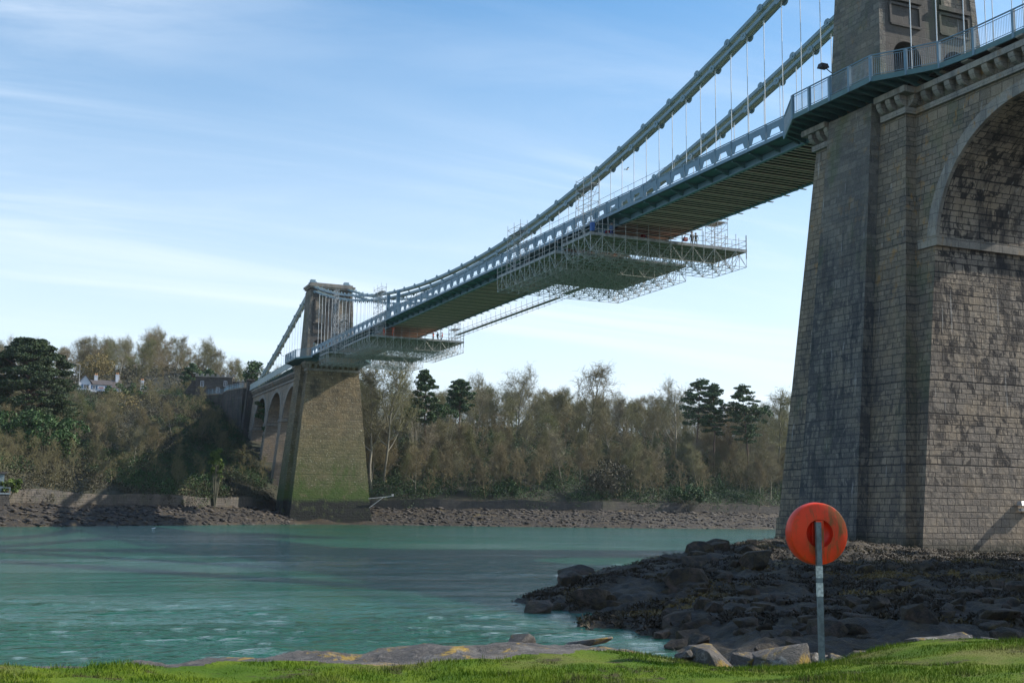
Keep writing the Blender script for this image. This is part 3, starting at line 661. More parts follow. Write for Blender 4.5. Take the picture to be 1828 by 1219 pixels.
for i in range(len(flat)):
    x=fx[i]; y=fy_[i]; e=fe[i]
    if e<3: ne[i]=noise.noise(Vector((x*.8,y*.8,3.)))*.55+noise.noise(Vector((x*2.6,y*2.6,7.)))*.2
    g=e+ne[i]
    if g<0: flat[i]+=.05*noise.noise(Vector((x*.7,y*.7,1.)))+.03*noise.noise(Vector((x*2.1,y*2.1,1.)))
    else:
        s=min(1,g/.8); far=min(1,max(0,(fr_[i]-19)/6))
        a=noise.fractal(Vector((x*.55,y*.55,0)),.9,2.2,6)
        rdg=1-abs(noise.noise(Vector((x*.9,y*.9,5.)))*2)
        crk=abs(noise.noise(Vector((x*1.7+4,y*2.6,2.))))
        flat[i]+=s*((1-far)*(.10*a+.10*rdg-.12-.0*crk)+far*(.20*a+.16*rdg-.12+.10*noise.turbulence(Vector((x*1.6,y*1.6,1)),4,True)+.09*(.5-noise.voronoi(Vector((x*1.3,y*1.3,0)))[0][0])))
GZ=flat.reshape(GX.shape); ne=ne.reshape(GX.shape)
mask=(RG-edge+ne)<0.02
Pn=np.stack([GX,GY,GZ],-1)
# materials
def grassmat(name,blade=False):
    m,n,l,b=newmat(name); ob=n.new('ShaderNodeTexCoord').outputs['Object']
    c=mixc(n,l,rmp(n,l,nz(n,l,ob,1.1,5,0.6),0.35,0.65),(0.066,0.130,0.006),(0.130,0.185,0.012))
    c=mixc(n,l,rmp(n,l,nz(n,l,ob,0.6,4,0.6),0.5,0.68,0,.8),c,(0.17,0.16,0.05))
    c=mixc(n,l,rmp(n,l,nz(n,l,ob,1.6,6,0.75),0.54,0.64,0,.85),c,(0.07,0.055,0.03))
    l.new(c,b.inputs['Base Color']); b.inputs['Roughness'].default_value=0.8; b.inputs['Specular IOR Level'].default_value=0.12
    if not blade: bump(n,l,b,nz(n,l,ob,22,5,.7),0.8,0.05)
    return m
def rockmat(name,base,base2,lichen=0.,weed=0.,wet=0.,far=False,z1=0.6):
    m,n,l,b=newmat(name); ob=n.new('ShaderNodeTexCoord').outputs['Object']; k=0.35 if far else 1.
    c=mixc(n,l,rmp(n,l,nz(n,l,ob,1.3*k,8,0.7,dist=.4),0.35,0.68),base,base2)
    c=mixc(n,l,rmp(n,l,nz(n,l,ob,7*k,6,0.7),0.5,0.75,0,.7),c,tuple(min(1,x*1.9) for x in base))
    if weed:
        s=n.new('ShaderNodeSeparateXYZ'); l.new(ob,s.inputs[0])
        f=nz(n,l,ob,0.7*k,8,0.72,dist=.6); f=rmp(n,l,f,0.50-.25*weed,0.56-.15*weed)
        wc=mixc(n,l,rmp(n,l,nz(n,l,ob,3*k,7,.75),.4,.62),(0.013,0.009,0.005),(0.050,0.033,0.010))
        wc=mixc(n,l,rmp(n,l,nz(n,l,ob,1.4*k,6,.7),.60,.68,0,.7),wc,(0.13,0.095,0.025))
        c=mixc(n,l,f,c,wc)
    if lichen:
        f=rmp(n,l,nz(n,l,ob,1.6,7,0.7,dist=.5),0.58-.1*lichen,0.64-.05*lichen,0,.9); c=mixc(n,l,f,c,(0.42,0.27,0.03))
        f=rmp(n,l,nz(n,l,ob,4.5,6,0.7),0.55,0.62,0,.6*lichen); c=mixc(n,l,f,c,(0.42,0.40,0.36))
    l.new(c,b.inputs['Base Color']); b.inputs['Roughness'].default_value=0.75-.3*wet
    h=nz(n,l,ob,3.2*k,9,.72,dist=.5); h2=nz(n,l,ob,14*k,6,.7); bump(n,l,b,mth(n,l,'ADD',h,mth(n,l,'MULTIPLY',h2,.3)),1.0,0.16 if not far else .5)
    return m
M_GRASS=grassmat('grass_ground_mat'); M_BLADE=grassmat('grass_blade_mat',True)
M_ROCK=rockmat('shore_rock',(0.048,0.030,0.019),(0.016,0.011,0.008),weed=0.8,wet=.2)
M_RIM=rockmat('rim_rock',(0.135,0.12,0.105),(0.05,0.046,0.045),lichen=.35)
# rippled water surface between the two shores
wa=np.linspace(YAW-.56,YAW+.42,1350); wr=1/np.linspace(1/14.,1/330.,820); WA,WR=np.meshgrid(wa,wr); WX=CX+np.sin(WA)*WR; WY=CY+np.cos(WA)*WR
wr_=np.random.default_rng(21); WZ=np.zeros_like(WX); pat=np.zeros_like(WX)
for i in range(14):
    lam=wr_.uniform(9,60); th_=wr_.normal(1.35,.45); pat+=np.sin((WX*math.cos(th_)+WY*math.sin(th_))*2*math.pi/lam+wr_.uniform(0,6.28)+1.2*np.sin(WX*.06+i))*(lam/60)**.3
pat=np.clip((pat/3.2+.35),0,1); pat=pat*pat*(3-2*pat)
for i in range(64):
    lam=.28*math.exp(wr_.uniform(0,1)*math.log(9)); th_=wr_.normal(1.15,.6); am=.0085*lam**.9; k_=2*math.pi/lam
    WZ+=am*np.sin((WX*math.cos(th_)+WY*math.sin(th_))*k_+wr_.uniform(0,6.28)+.8*np.sin(WX*.21+WY*.13+i))*(1/(1+(WR/(90*lam**.6))**2))
WZ*=(.05+.24*pat)
grid_mesh('water',np.stack([WX,WY,WZ],-1),M_WATER)
g=grid_mesh('grass_bank',Pn,M_GRASS,mask=mask)
rim=(~mask)&(RG-edge<3.2)&(RG<19.5)&(px_of(AG)<1210)
o=grid_mesh('rock_ledge',Pn,M_RIM,mask=rim)
o=grid_mesh('rocky_foreshore',Pn,M_ROCK,mask=(~mask)&(~rim))
def nh(x,y):
    """height of the built near mesh by ray grid lookup"""
    r=math.hypot(x-CX,y-CY); a=math.atan2(x-CX,y-CY); i=np.searchsorted(rr,r)-1; j=np.searchsorted(ang,a)-1
    i=min(max(i,0),len(rr)-2); j=min(max(j,0),len(ang)-2); return float(GZ[i,j])
# grass blades
nb=170000
a=rng.uniform(YAW-.44,YAW+.44,nb); r=np.sqrt(rng.uniform(9.5**2,19**2,nb)); e=np.interp(px_of(a),epx,ed_)
ii=np.clip(np.searchsorted(rr,r)-1,0,len(rr)-2); jj=np.clip(np.searchsorted(ang,a)-1,0,len(ang)-2)
keep=(r-e+ne[ii,jj])<-0.0; a=a[keep]; r=r[keep]; ii=ii[keep]; jj=jj[keep]
bx=CX+np.sin(a)*r; by=CY+np.cos(a)*r
f1=(r-rr[ii])/(rr[ii+1]-rr[ii]); f2=(a-ang[jj])/(ang[jj+1]-ang[jj])
bz=GZ[ii,jj]*(1-f1)*(1-f2)+GZ[ii+1,jj]*f1*(1-f2)+GZ[ii,jj+1]*(1-f1)*f2+GZ[ii+1,jj+1]*f1*f2-.004
clump=np.array([noise.noise(Vector((x*.9,y*.9,4.)))+.6*noise.noise(Vector((x*3,y*3,9.))) for x,y in zip(bx,by)])
hgt=np.clip(.032+.060*clump,.008,.14)*rng.uniform(.6,1.4,len(bx)); th=rng.uniform(0,2*math.pi,len(bx)); wv=rng.uniform(.003,.006,len(bx)); ln=hgt*rng.uniform(.1,.8,len(bx)); ph=rng.uniform(0,2*math.pi,len(bx))
V=np.zeros((len(bx),3,3)); V[:,0]=np.stack([bx-wv*np.cos(th),by-wv*np.sin(th),bz],-1); V[:,1]=np.stack([bx+wv*np.cos(th),by+wv*np.sin(th),bz],-1); V[:,2]=np.stack([bx+ln*np.cos(ph),by+ln*np.sin(ph),bz+hgt],-1)
o=soup('grass_blades',V.reshape(-1,3),np.arange(len(bx)*3).reshape(-1,3),M_BLADE); tag(o,'short green turf blades growing on the bank in the foreground','grass',kind='stuff')
# ---- far shore terrain
SX=[-400,-160,-100,-64,-40,-22,-6,10,30,66,120,300,600]; SY=[40,60,82,100,128,150,167,167,160,152,160,200,260]
def ysh(x): return np.interp(x,SX,SY)
def wgt(x): return np.clip((np.asarray(x,float)+12)/45,0,1)        # 0 left, 1 right
def far_h(x,y):
    x=np.asarray(x,float); y=np.asarray(y,float); d=y-ysh(x); g_=wgt(x); g_=g_*g_*(3-2*g_)
    w0=19+6*g_                                   # wall distance
    zl=np.interp(d,[-30,0,10],[-3,0,1.4])
    z=np.where(d<w0,np.interp(d,[-30,-1,0,1,8,19,25],[-4,-.4,0,.35,1.5,3.0,3.6]),0)
    s=d-w0
    sl=s*130./(258-ysh(x)-19); sl=np.where(s<8,s,np.maximum(sl,8))
    zl=np.interp(sl,[0,1.2,8,60,128,150,175,230,300,420],[3.4,5.0,6.5,17,31,33.0,35.5,43,51,54])
    zr=np.interp(s,[0,1.2,6,45,80,120,200,400],[4.2,5.6,7.5,19,25.5,31,34,38])
    z=np.where(d>=w0,zl*(1-g_)+zr*g_,z)
    return z
xs_=np.concatenate([np.arange(-300,-90,10),np.arange(-90,190,1.6),np.arange(190,700,12)])
ds_=np.concatenate([np.arange(-8,30,0.8),np.arange(30,110,2.5),np.arange(110,330,8)])
GXf,D=np.meshgrid(xs_,ds_); GYf=ysh(GXf)+D; GZf=far_h(GXf,GYf)
fl=GZf.ravel().copy(); fx=GXf.ravel(); fy2=GYf.ravel(); fd=D.ravel()
for i in range(len(fl)):
    x,y,d=fx[i],fy2[i],fd[i]
    if d<26: fl[i]+=.75*noise.fractal(Vector((x*.12,y*.5,0)),.8,2.1,6)*min(1,(d+2)/4) - (.25*abs(noise.noise(Vector((x*.05,y*.5,3.)))) if d>2 else 0)
    else: fl[i]+=1.3*noise.fractal(Vector((x*.05,y*.05,0)),1,2.1,4)*min(1,(d-26)/20)*(0.15 if (y>255 and x<10) else 1)
    if d>100 and y>255 and y<300 and -90<x<12 and fl[i]<33.9: fl[i]=fl[i]
GZf=fl.reshape(GXf.shape); Pf=np.stack([GXf,GYf,GZf],-1)
M_MUD=rockmat('foreshore_mud',(0.085,0.064,0.052),(0.026,0.022,0.024),weed=.75,wet=.1,far=True)
M_BANK=simple('woodland_floor',(0.030,0.028,0.014),0.95,c2=(0.014,0.020,0.008),scale=.35)
dmask=D<(19+6*wgt(GXf))+.9
grid_mesh('far_foreshore',Pf,M_MUD,mask=dmask); grid_mesh('hillside',Pf,M_BANK,mask=~dmask)
def fh(x,y):
    d=y-float(ysh(x)); i=min(max(np.searchsorted(ds_,d)-1,0),len(ds_)-2); j=min(max(np.searchsorted(xs_,x)-1,0),len(xs_)-2); return float(GZf[i,j])
# sea wall along the top of the far beach
def far_wall(name,x0,x1,label,mat,hh=1.9):
    mb=MB(); X=np.arange(x0,x1,2.5)
    for a,b_ in zip(X[:-1],X[1:]):
        ya=float(ysh(a))+19+6*float(wgt(a)); yb=float(ysh(b_))+19+6*float(wgt(b_)); za=float(far_h(a,ya-.6))-.8; zb=float(far_h(b_,yb-.6))-.8
        ta=5.15+.25*math.sin(a*.3)+.3*noise.noise(Vector((a*.2,0,0))); tb_=5.15+.25*math.sin(b_*.3)+.3*noise.noise(Vector((b_*.2,0,0)))
        g=.5*float(wgt(a)); ta+=g; tb_+=g
        mb.add([(a,ya-.2,za),(b_,yb-.2,zb),(b_,yb+.4,zb),(a,ya+.4,za),(a,ya-.05,ta),(b_,yb-.05,tb_),(b_,yb+.6,tb_),(a,ya+.6,ta)],[(0,3,2,1),(4,5,6,7),(0,1,5,4),(2,3,7,6),(1,2,6,5),(3,0,4,7)])
    o=mb.build(name,mat,uv=True); return tag(o,label,'wall')
far_wall('sea_wall',-130,-13,'dark low stone sea wall along the beach left of the far pier',M_WALL)
far_wall('sea_wall',9,220,'dark low stone sea wall under the woods right of the far pier',M_WALL)
# ------------------------------------------------------------------ vegetation
def segs_mesh(segs,n=3):
    """segs: list of (p0,p1,r0,r1) -> vertices and quads"""
    A=np.array([[*a,*b,r,s] for a,b,r,s in segs]); p=A[:,:3]; q=A[:,3:6]; r0=A[:,6]; r1=A[:,7]
    d=q-p; d/=np.maximum(np.linalg.norm(d,axis=1,keepdims=True),1e-9)
    ref=np.where(np.abs(d[:,2:3])>.9,np.array([[1.,0,0]]),np.array([[0,0,1.]])); a=np.cross(d,ref); a/=np.linalg.norm(a,axis=1,keepdims=True); c=np.cross(d,a)
    V=[]
    for base,r in ((p,r0),(q,r1)):
        for k in range(n):
            t=2*math.pi*k/n; V.append(base+(a*math.cos(t)+c*math.sin(t))*r[:,None])
    V=np.stack(V,1); N_=len(A); F=[]
    for k in range(n): F.append(np.array([k,(k+1)%n,n+(k+1)%n,n+k]))
    F=(np.array(F)[None]+(np.arange(N_)*2*n)[:,None,None]).reshape(-1,4)
    return V.reshape(-1,3),F
def me_from(name,V,F,mat,smooth=False):
    me=bpy.data.meshes.new(name); k=F.shape[1]
    me.vertices.add(len(V)); me.vertices.foreach_set('co',np.asarray(V,np.float32).ravel()); me.loops.add(F.size); me.loops.foreach_set('vertex_index',F.ravel().astype(np.int32))
    me.polygons.add(len(F)); me.polygons.foreach_set('loop_start',np.arange(len(F),dtype=np.int32)*k); me.polygons.foreach_set('loop_total',np.full(len(F),k,np.int32))
    if smooth: me.polygons.foreach_set('use_smooth',np.full(len(F),True))
    me.update(); me.materials.append(mat); return me
def randunit(r):
    v=r.normal(size=3); return v/np.linalg.norm(v)
def bare_tree(seed,H=12.,spread=.5,clear=.3,nl=13,droop=0.,twr=.016,dens=1.0):
    r=np.random.default_rng(seed); limbs=[]; twigs=[]
    def grow(p,d,L,rad_,lev,out,ns):
        pts=[p]; seg=L/ns; dirs=[]
        for i in range(ns):
            d=d+randunit(r)*(.16+.07*lev)+np.array([0,0,.10-.03*lev-droop*lev*.12]); d/=np.linalg.norm(d)
            q=p+d*seg; ra=rad_*(1-i/ns*.75); rb_=rad_*(1-(i+1)/ns*.75); out.append((p,q,ra,rb_)); p=q; pts.append(p); dirs.append(d.copy())
        return pts,dirs
    top,td=grow(np.zeros(3),np.array([0,0,1.]),H*.86,H*.014,0,limbs,8)
    for i in range(nl):
        t=clear+(1-clear)*(i+.5)/nl; k=min(int(t*8),7); base=top[k]+(top[k+1]-top[k])*(t*8-k)
        az=i*2.4+r.uniform(-.4,.4); el=.35+.75*t; dd=np.array([math.cos(az)*math.cos(el),math.sin(az)*math.cos(el),math.sin(el)])
        L=H*spread*(1.05-.65*t)*r.uniform(.75,1.2)
        pl,dl=grow(base,dd,L,H*.0065*(1.1-.6*t),1,limbs,5)
        for j in range(int(7*dens)):
            u=r.uniform(.2,1); k2=min(int(u*5),4); b2=pl[k2]+(pl[k2+1]-pl[k2])*(u*5-k2); d2=dl[k2]*.6+randunit(r)*.75+np.array([0,0,.15]); d2/=np.linalg.norm(d2)
            L2=L*.42*r.uniform(.6,1.2); p2,e2=grow(b2,d2,L2,.035,2,twigs,3)
            for m_ in range(int(7*dens)):
                u=r.uniform(.15,1); k3=min(int(u*3),2); b3=p2[k3]+(p2[k3+1]-p2[k3])*(u*3-k3); d3=e2[k3]*.5+randunit(r)*.8+np.array([0,0,.12-droop]); d3/=np.linalg.norm(d3)
                L3=r.uniform(.5,1.3)*H/12; p3,e3=grow(b3,d3,L3,twr,3,twigs,2)
                for q_ in range(4):
                    d4=e3[0]*.5+randunit(r)*.8; d4[2]-=droop; d4/=np.linalg.norm(d4); b4=p3[r.integers(0,3)]; twigs.append((b4,b4+d4*r.uniform(.3,.75)*H/12,twr*.8,twr*.4))
    return limbs,twigs
def barkmat(name,c,c2):
    m,n,l,b=newmat(name); oi=n.new('ShaderNodeObjectInfo'); ob=n.new('ShaderNodeTexCoord').outputs['Object']
    l.new(mixc(n,l,oi.outputs['Random'],c,c2),b.inputs['Base Color']); b.inputs['Roughness'].default_value=.9; return m
def leafmat(name,c,c2,c3=None,sc=.6,tr=.25):
    m,n,l,b=newmat(name); ob=n.new('ShaderNodeTexCoord').outputs['Object']; g=n.new('ShaderNodeNewGeometry')
    col=mixc(n,l,rmp(n,l,nz(n,l,ob,sc,4,.6),.35,.65),c,c2); col=mixc(n,l,g.outputs['Random Per Island'],col,tuple(x*.55 for x in c))
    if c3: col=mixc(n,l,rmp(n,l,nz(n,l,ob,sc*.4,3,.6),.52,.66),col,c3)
    l.new(col,b.inputs['Base Color']); b.inputs['Roughness'].default_value=.7; return m
M_LIMB=barkmat('bark',(0.24,0.22,0.17),(0.12,0.115,0.07)); M_TWIG=barkmat('twigs',(0.190,0.148,0.080),(0.128,0.138,0.050)); M_TWIG2=barkmat('grey_twigs',(0.215,0.185,0.12),(0.17,0.165,0.075))
M_PINEB=simple('pine_bark',(0.15,0.095,0.065),.9); M_PINE=leafmat('pine_needles',(0.060,0.120,0.040),(0.095,0.150,0.050)); M_CYP=leafmat('cypress_foliage',(0.022,0.056,0.013),(0.060,0.098,0.020),sc=.35)
M_IVY=leafmat('ivy_leaves',(0.035,0.095,0.018),(0.060,0.125,0.024)); M_BRIGHT=leafmat('bright_shrub_leaves',(0.10,0.16,0.02),(0.15,0.20,0.03)); M_BRAM=leafmat('bramble',(0.078,0.066,0.032),(0.045,0.055,0.016),(0.11,0.090,0.032),sc=.12)
M_IVYG=leafmat('ivy_ground',(0.026,0.085,0.014),(0.052,0.110,0.016),(0.075,0.092,0.024),sc=.12); M_GORSE=leafmat('yellow_twigs',(0.27,0.20,0.06),(0.22,0.19,0.07))
var=[]
for sd_,H_,sp,cl_,nl_,mt in [(1,12,.42,.28,14,M_TWIG),(2,12,.5,.22,15,M_TWIG),(3,12,.33,.35,14,M_TWIG2),(4,12,.55,.30,14,M_TWIG2),(5,12,.26,.25,16,M_TWIG),(6,12,.46,.18,16,M_TWIG)]:
    lb,tw_=bare_tree(sd_,H_,sp,cl_,nl_,dens=1.0); V,F=segs_mesh(lb,4); a=me_from('trunk',V,F,M_LIMB,True); V,F=segs_mesh(tw_,3); b=me_from('crown',V,F,mt); var.append((a,b))
def leaf_cloud(cs,n,size,flat=1.,r=rng,elong=1.):
    """cs: (cx,cy,cz,rx,ry,rz) clumps; n leaves each"""
    cs=np.array(cs); K_=len(cs); d=r.normal(size=(K_,n,3)); d/=np.linalg.norm(d,axis=2,keepdims=True); u=r.uniform(.35,1,(K_,n,1))**.5
    c=cs[:,None,:3]+d*u*cs[:,None,3:6]; c=c.reshape(-1,3); N_=len(c)
    a=r.normal(size=(N_,3)); a/=np.linalg.norm(a,axis=1,keepdims=True); b=r.normal(size=(N_,3)); b[:,2]*=flat; b-=a*(a*b).sum(1,keepdims=True); b/=np.linalg.norm(b,axis=1,keepdims=True)
    s=(r.uniform(.5,1.2,(N_,1))*size); a=a*s*elong; b=b*s
    V=np.stack([c-a-b*.5,c+a-b*.5,c+a*.7+b*.5,c-a*.7+b*.5],1).reshape(-1,3); F=np.arange(N_*4).reshape(-1,4); return V,F
def link_copy(name,me,parent,loc=None):
    o=bpy.data.objects.new(name,me); COL.objects.link(o); o.parent=parent; return o
AUTO={'slender bare tree low on the wooded bank right of the far pier':'low on','bare brown tree in the upper woods right of the far pier':'high in','low bare tree on the steep bank left of the far pier':'bank','bare tree on the skyline ridge behind the white house':'ridge'}
KIND=['bare brown tree','round headed bare brown tree','narrow grey bare tree','spreading grey bare tree','very slender bare tree','broad low branching bare tree']
def put_bare(x,y,H_,v,label,group,z=None,sxy=1.):
    if label in AUTO:
        dx,dy=x-CX,y-CY; px=914+FPX*math.tan(math.atan2(dx,dy)-YAW); row=AUTO[label]
        if row in('low on','high in'):
            reg='close beside the far pier' if px<730 else 'around the tall bare trunked pine' if px<860 else 'in the middle of the wooded shore' if px<1030 else 'left of the layered pines' if px<1190 else 'below the layered pines' if px<1310 else 'next to the big stone pier'
            label='%s %s the slope, %s'%(KIND[v],row,reg)
        else:
            reg='at the left edge beside the cypress' if px<130 else 'behind the white house' if px<290 else 'near the street lamps' if px<400 else 'near the approach arches'
            if row=='bank': reg=reg.replace('behind the white house','below the road wall').replace('near the street lamps','below the dark wall')
            label='%s %s %s'%(KIND[v],'on the ridge' if row=='ridge' else 'on the bank',reg)
        group=label+', a cluster'
    e=empty('bare_tree',(x,y,(fh(x,y)-.3) if z is None else z),label,'tree',group)
    s=H_/12.; e.scale=(s*sxy,s*sxy,s); e.rotation_euler=(0,0,random.uniform(0,6.28))
    for nm,me in zip(('trunk','crown'),var[v]): 
        o=bpy.data.objects.new(nm,me); COL.objects.link(o); o.parent=e
    return e
def sample(n,xr,sr,mind,test=None):
    out=[]; t=0
    while len(out)<n and t<n*60:
        t+=1; x=random.uniform(*xr); s=sr[0]+(sr[1]-sr[0])*random.random()**.9; y=float(ysh(x))+19+6*float(wgt(x))+s
        if abs(x)<9.5 and y>150 and y<262: continue
        if test and not test(x,y,s): continue
        if any((x-a)**2+(y-b)**2<mind**2 for a,b in out): continue
        out.append((x,y))
    return out
def vis(x,y):       # inside a generous view wedge
    a=math.atan2(x-CX,y-CY); return YAW-.50<a<YAW+.27
for x,y in sample(72,(11,215),(2,30),4.0,lambda x,y,s:vis(x,y)): put_bare(x,y,random.uniform(9,14),random.choice([0,2,4,4,5]),'slender bare tree low on the wooded bank right of the far pier','bare trees on the lower bank right of the far pier')
for x,y in sample(126,(11,290),(28,150),5.0,lambda x,y,s:vis(x,y)): put_bare(x,y,random.uniform(12,17),random.choice([0,1,2,3,5]),'bare brown tree in the upper woods right of the far pier','bare trees in the upper woods right of the far pier')
def okl(x,y,s): return vis(x,y) and not (y>232 and x>-60) 
for x,y in sample(44,(-72,-10),(3,110),4.6,okl): put_bare(x,y,random.uniform(4.5,8),random.choice([0,1,5,3]),'low bare tree on the steep bank left of the far pier','bare trees on the bank left of the far pier')
def okb(x,y,s): return vis(x,y) and y>322
for x,y in sample(84,(-80,36),(150,305),4.6,okb): put_bare(x,y,random.uniform(12,17),random.choice([0,1,2,3,5]),'bare tree on the skyline ridge behind the white house','bare trees on the ridge behind the house')
def wood(name,n,xr,sr,hr,label,flt,seed):
    r=random.Random(seed); lo=[]
    for k in range(3): lb_,tw_=bare_tree(40+k,12,.45,.15,11,dens=.72,twr=.026); V,F=segs_mesh(lb_+tw_,3); lo.append((V,F))
    VV=[];FF=[];off=0; pts=[]; t=0
    while len(pts)<n and t<n*50:
        t+=1; x=r.uniform(*xr); s_=r.uniform(*sr); y=float(ysh(x))+19+6*float(wgt(x))+s_
        if not vis(x,y) or not flt(x,y,s_) or any((x-a)**2+(y-b)**2<9 for a,b in pts): continue
        pts.append((x,y)); V,F=lo[r.randrange(3)]; h=r.uniform(*hr)/12; a=r.uniform(0,6.28); c_,q_=math.cos(a),math.sin(a)
        W=np.stack([V[:,0]*c_-V[:,1]*q_,V[:,0]*q_+V[:,1]*c_,V[:,2]],-1)*h+np.array([x,y,fh(x,y)-.3]); VV.append(W); FF.append(F+off); off+=len(V)
    o=soup(name,np.concatenate(VV),np.concatenate(FF),M_TWIG); tag(o,label,'woodland',kind='stuff')
wood('bank_wood',150,(-75,-10),(3,118),(3.5,7.5),'low bare saplings and thorn bushes covering the bank left of the far pier',lambda x,y,s:True,8)
wood('bank_wood',150,(11,240),(2,60),(7,11),'thin bare saplings between the larger trees on the lower bank right of the far pier',lambda x,y,s:True,9)
wood('distant_wood',170,(11,300),(45,165),(11,15),'mass of bare trees filling the back of the wood right of the far pier',lambda x,y,s:True,3)
wood('distant_wood',60,(-85,30),(130,300),(10,14),'mass of bare trees filling the ridge behind the houses and toll house',lambda x,y,s:y>315,4)
# undergrowth
def carpet(name,n,xr,sr,mat,h,size,nl,label,flt=None,elong=1.):
    cs=[]
    for _ in range(n*3):
        if len(cs)>=n: break
        x=random.uniform(*xr); s=random.uniform(*sr); y=float(ysh(x))+19+6*float(wgt(x))+s
        if not vis(x,y) or (abs(x)<6.5 and 165<y<260): continue
        if flt and not flt(x,y,s): continue
        hh=random.uniform(*h); cs.append((x,y,fh(x,y)+hh*.35,hh*random.uniform(.8,1.5),hh*random.uniform(.8,1.5),hh*.75))
    V,F=leaf_cloud(cs,nl,size,elong=elong); o=soup(name,V,F,mat); tag(o,label,'undergrowth',kind='stuff'); return o
nzf=lambda a:(lambda x,y,s: noise.noise(Vector((x*.045,y*.06,a)))>-.05)
carpet('ivy_undergrowth',1500,(9,240),(.5,60),M_IVYG,(1.2,3.6),.15,210,'dark green ivy and scrub under the trees right of the far pier')
carpet('bramble_undergrowth',1500,(9,290),(12,165),M_BRAM,(1.4,4.6),.15,140,'brown scrub between the trees right of the far pier',elong=1.8)
carpet('ivy_undergrowth',1600,(-75,-9),(.3,124),M_IVYG,(1.,3.0),.12,200,'dark green scrub on the bank left of the far pier',nzf(2.))
carpet('bramble_undergrowth',1900,(-75,-9),(.3,126),M_BRAM,(.9,2.8),.10,190,'brown bramble thicket on the bank left of the far pier',None,elong=1.8)
carpet('bramble_undergrowth',620,(-80,36),(110,300),M_BRAM,(1.5,4.2),.22,130,'brown scrub on the ridge beyond the road',lambda x,y,s:y>301,elong=1.8)
# ivy climbing trunks in the wood
cs=[]
for _ in range(260):
    x=random.uniform(11,230); s_=random.uniform(2,95); y=float(ysh(x))+25+s_
    if not vis(x,y): continue
    z=fh(x,y); h=random.uniform(2.5,7.5); w0=random.uniform(.5,1.1)
    for t in np.arange(0,h,.8): cs.append((x+random.uniform(-.3,.3)+t*.06,y+random.uniform(-.3,.3),z+.5+t,w0*(1.15-t/h*.6),w0*(1.15-t/h*.6),.7))
V,F=leaf_cloud(cs,42,.15); o=soup('trunk_ivy',V,F,M_IVY); tag(o,'dark green ivy wrapped round trunks all through the wood right of the far pier','ivy',kind='stuff')
# stones on the far beach
ns_=15000; sx_=rng.uniform(-75,215,ns_); sd2=rng.uniform(-.2,1,ns_)*(19+6*wgt(sx_))
kp=[i for i in range(ns_) if (vis(sx_[i],float(ysh(sx_[i]))+sd2[i])) and not abs(sx_[i])<8.5]
VV=np.zeros((len(kp),6,3)); u6=np.array([[1,0,0],[-1,0,0],[0,1,0],[0,-1,0],[0,0,1],[0,0,-1.]])
for j,i in enumerate(kp):
    yb=float(ysh(sx_[i]))+sd2[i]; r_=rng.uniform(.12,.42)*(1.6 if rng.random()<.08 else 1); VV[j]=u6*np.array([r_*rng.uniform(1,2.2),r_,r_*rng.uniform(.4,.8)])+rng.normal(size=(6,3))*.05+np.array([sx_[i],yb,fh(sx_[i],yb)+r_*.1])
F8=np.array([[0,2,4],[2,1,4],[1,3,4],[3,0,4],[2,0,5],[1,2,5],[3,1,5],[0,3,5]]); FF=(F8[None]+np.arange(len(kp))[:,None,None]*6).reshape(-1,3)
def beachmat():
    m,n,l,b=newmat('beach_stones'); g=n.new('ShaderNodeNewGeometry'); c=mixc(n,l,rmp(n,l,g.outputs['Random Per Island'],.35,.95),(0.015,0.013,0.011),(0.066,0.054,0.042)); l.new(c,b.inputs['Base Color']); b.inputs['Roughness'].default_value=.8; return m
o=soup('beach_stones',VV.reshape(-1,3),FF,beachmat()); tag(o,'stones and shingle strewn over the far beach','stones',kind='stuff')
# special trees
def place(px,d):
    r=ray(px,700); k=d/math.hypot(r[0],r[1]); x=CX+r[0]*k; y=CY+r[1]*k; return x,y,fh(x,y)
def hpx(px,py,d): return float(atd(px,py,d)[2])
def pine(px,pytop,d,label,w_,seed,crown_from=.5,flat=.42,mat=None,name='pine_tree',leaf=.34,nc=40):
    x,y,z=place(px,d); H_=hpx(px,pytop,d)-z; r=np.random.default_rng(seed); e=empty(name,(x,y,z-.3),label,'tree')
    sg=[]; p=np.zeros(3); dd=np.array([0,0,1.]); pts=[p]
    for i in range(8):
        dd=dd+randunit(r)*.06; dd[2]=1; dd/=np.linalg.norm(dd); q=p+dd*H_*.94/8; sg.append((p,q,.34*(1-i/9),.34*(1-(i+1)/9))); p=q; pts.append(p)
    cs=[]
    for i in range(nc):
        t=crown_from+(1-crown_from)*(i+.5)/nc; k=min(int(t*8),7); b=pts[k]+(pts[k+1]-pts[k])*(t*8-k); az=i*2.4+r.uniform(-.5,.5)
        prof=math.sin(math.pi*min(1,max(.08,(t-crown_from)/(1-crown_from)*.80+.17))); L=w_*prof*r.uniform(.55,1.1)
        q=b+np.array([math.cos(az)*L,math.sin(az)*L,L*r.uniform(.05,.35)]); sg.append((b,(b+q)/2+np.array([0,0,-.1]),.10,.06)); sg.append(((b+q)/2+np.array([0,0,-.1]),q,.06,.03))
        for u in (.55,.8,1.):
            c=b+(q-b)*u+r.normal(size=3)*.25; rr_=r.uniform(.7,1.25)*w_*.22; cs.append((*c,rr_,rr_,rr_*flat))
    cs.append((*pts[-1],w_*.25,w_*.25,w_*.16))
    V,F=segs_mesh(sg,5); o=bpy.data.objects.new('trunk',me_from('trunk',V,F,M_PINEB,True)); COL.objects.link(o); o.parent=e
    V,F=leaf_cloud(cs,90,leaf*.7,r=r); o=bpy.data.objects.new('crown',me_from('crown',V,F,mat or M_PINE)); COL.objects.link(o); o.parent=e
    return e
pine(763,648,300,'tall pine with a long bare trunk just right of the far pier',4.2,11,.50)
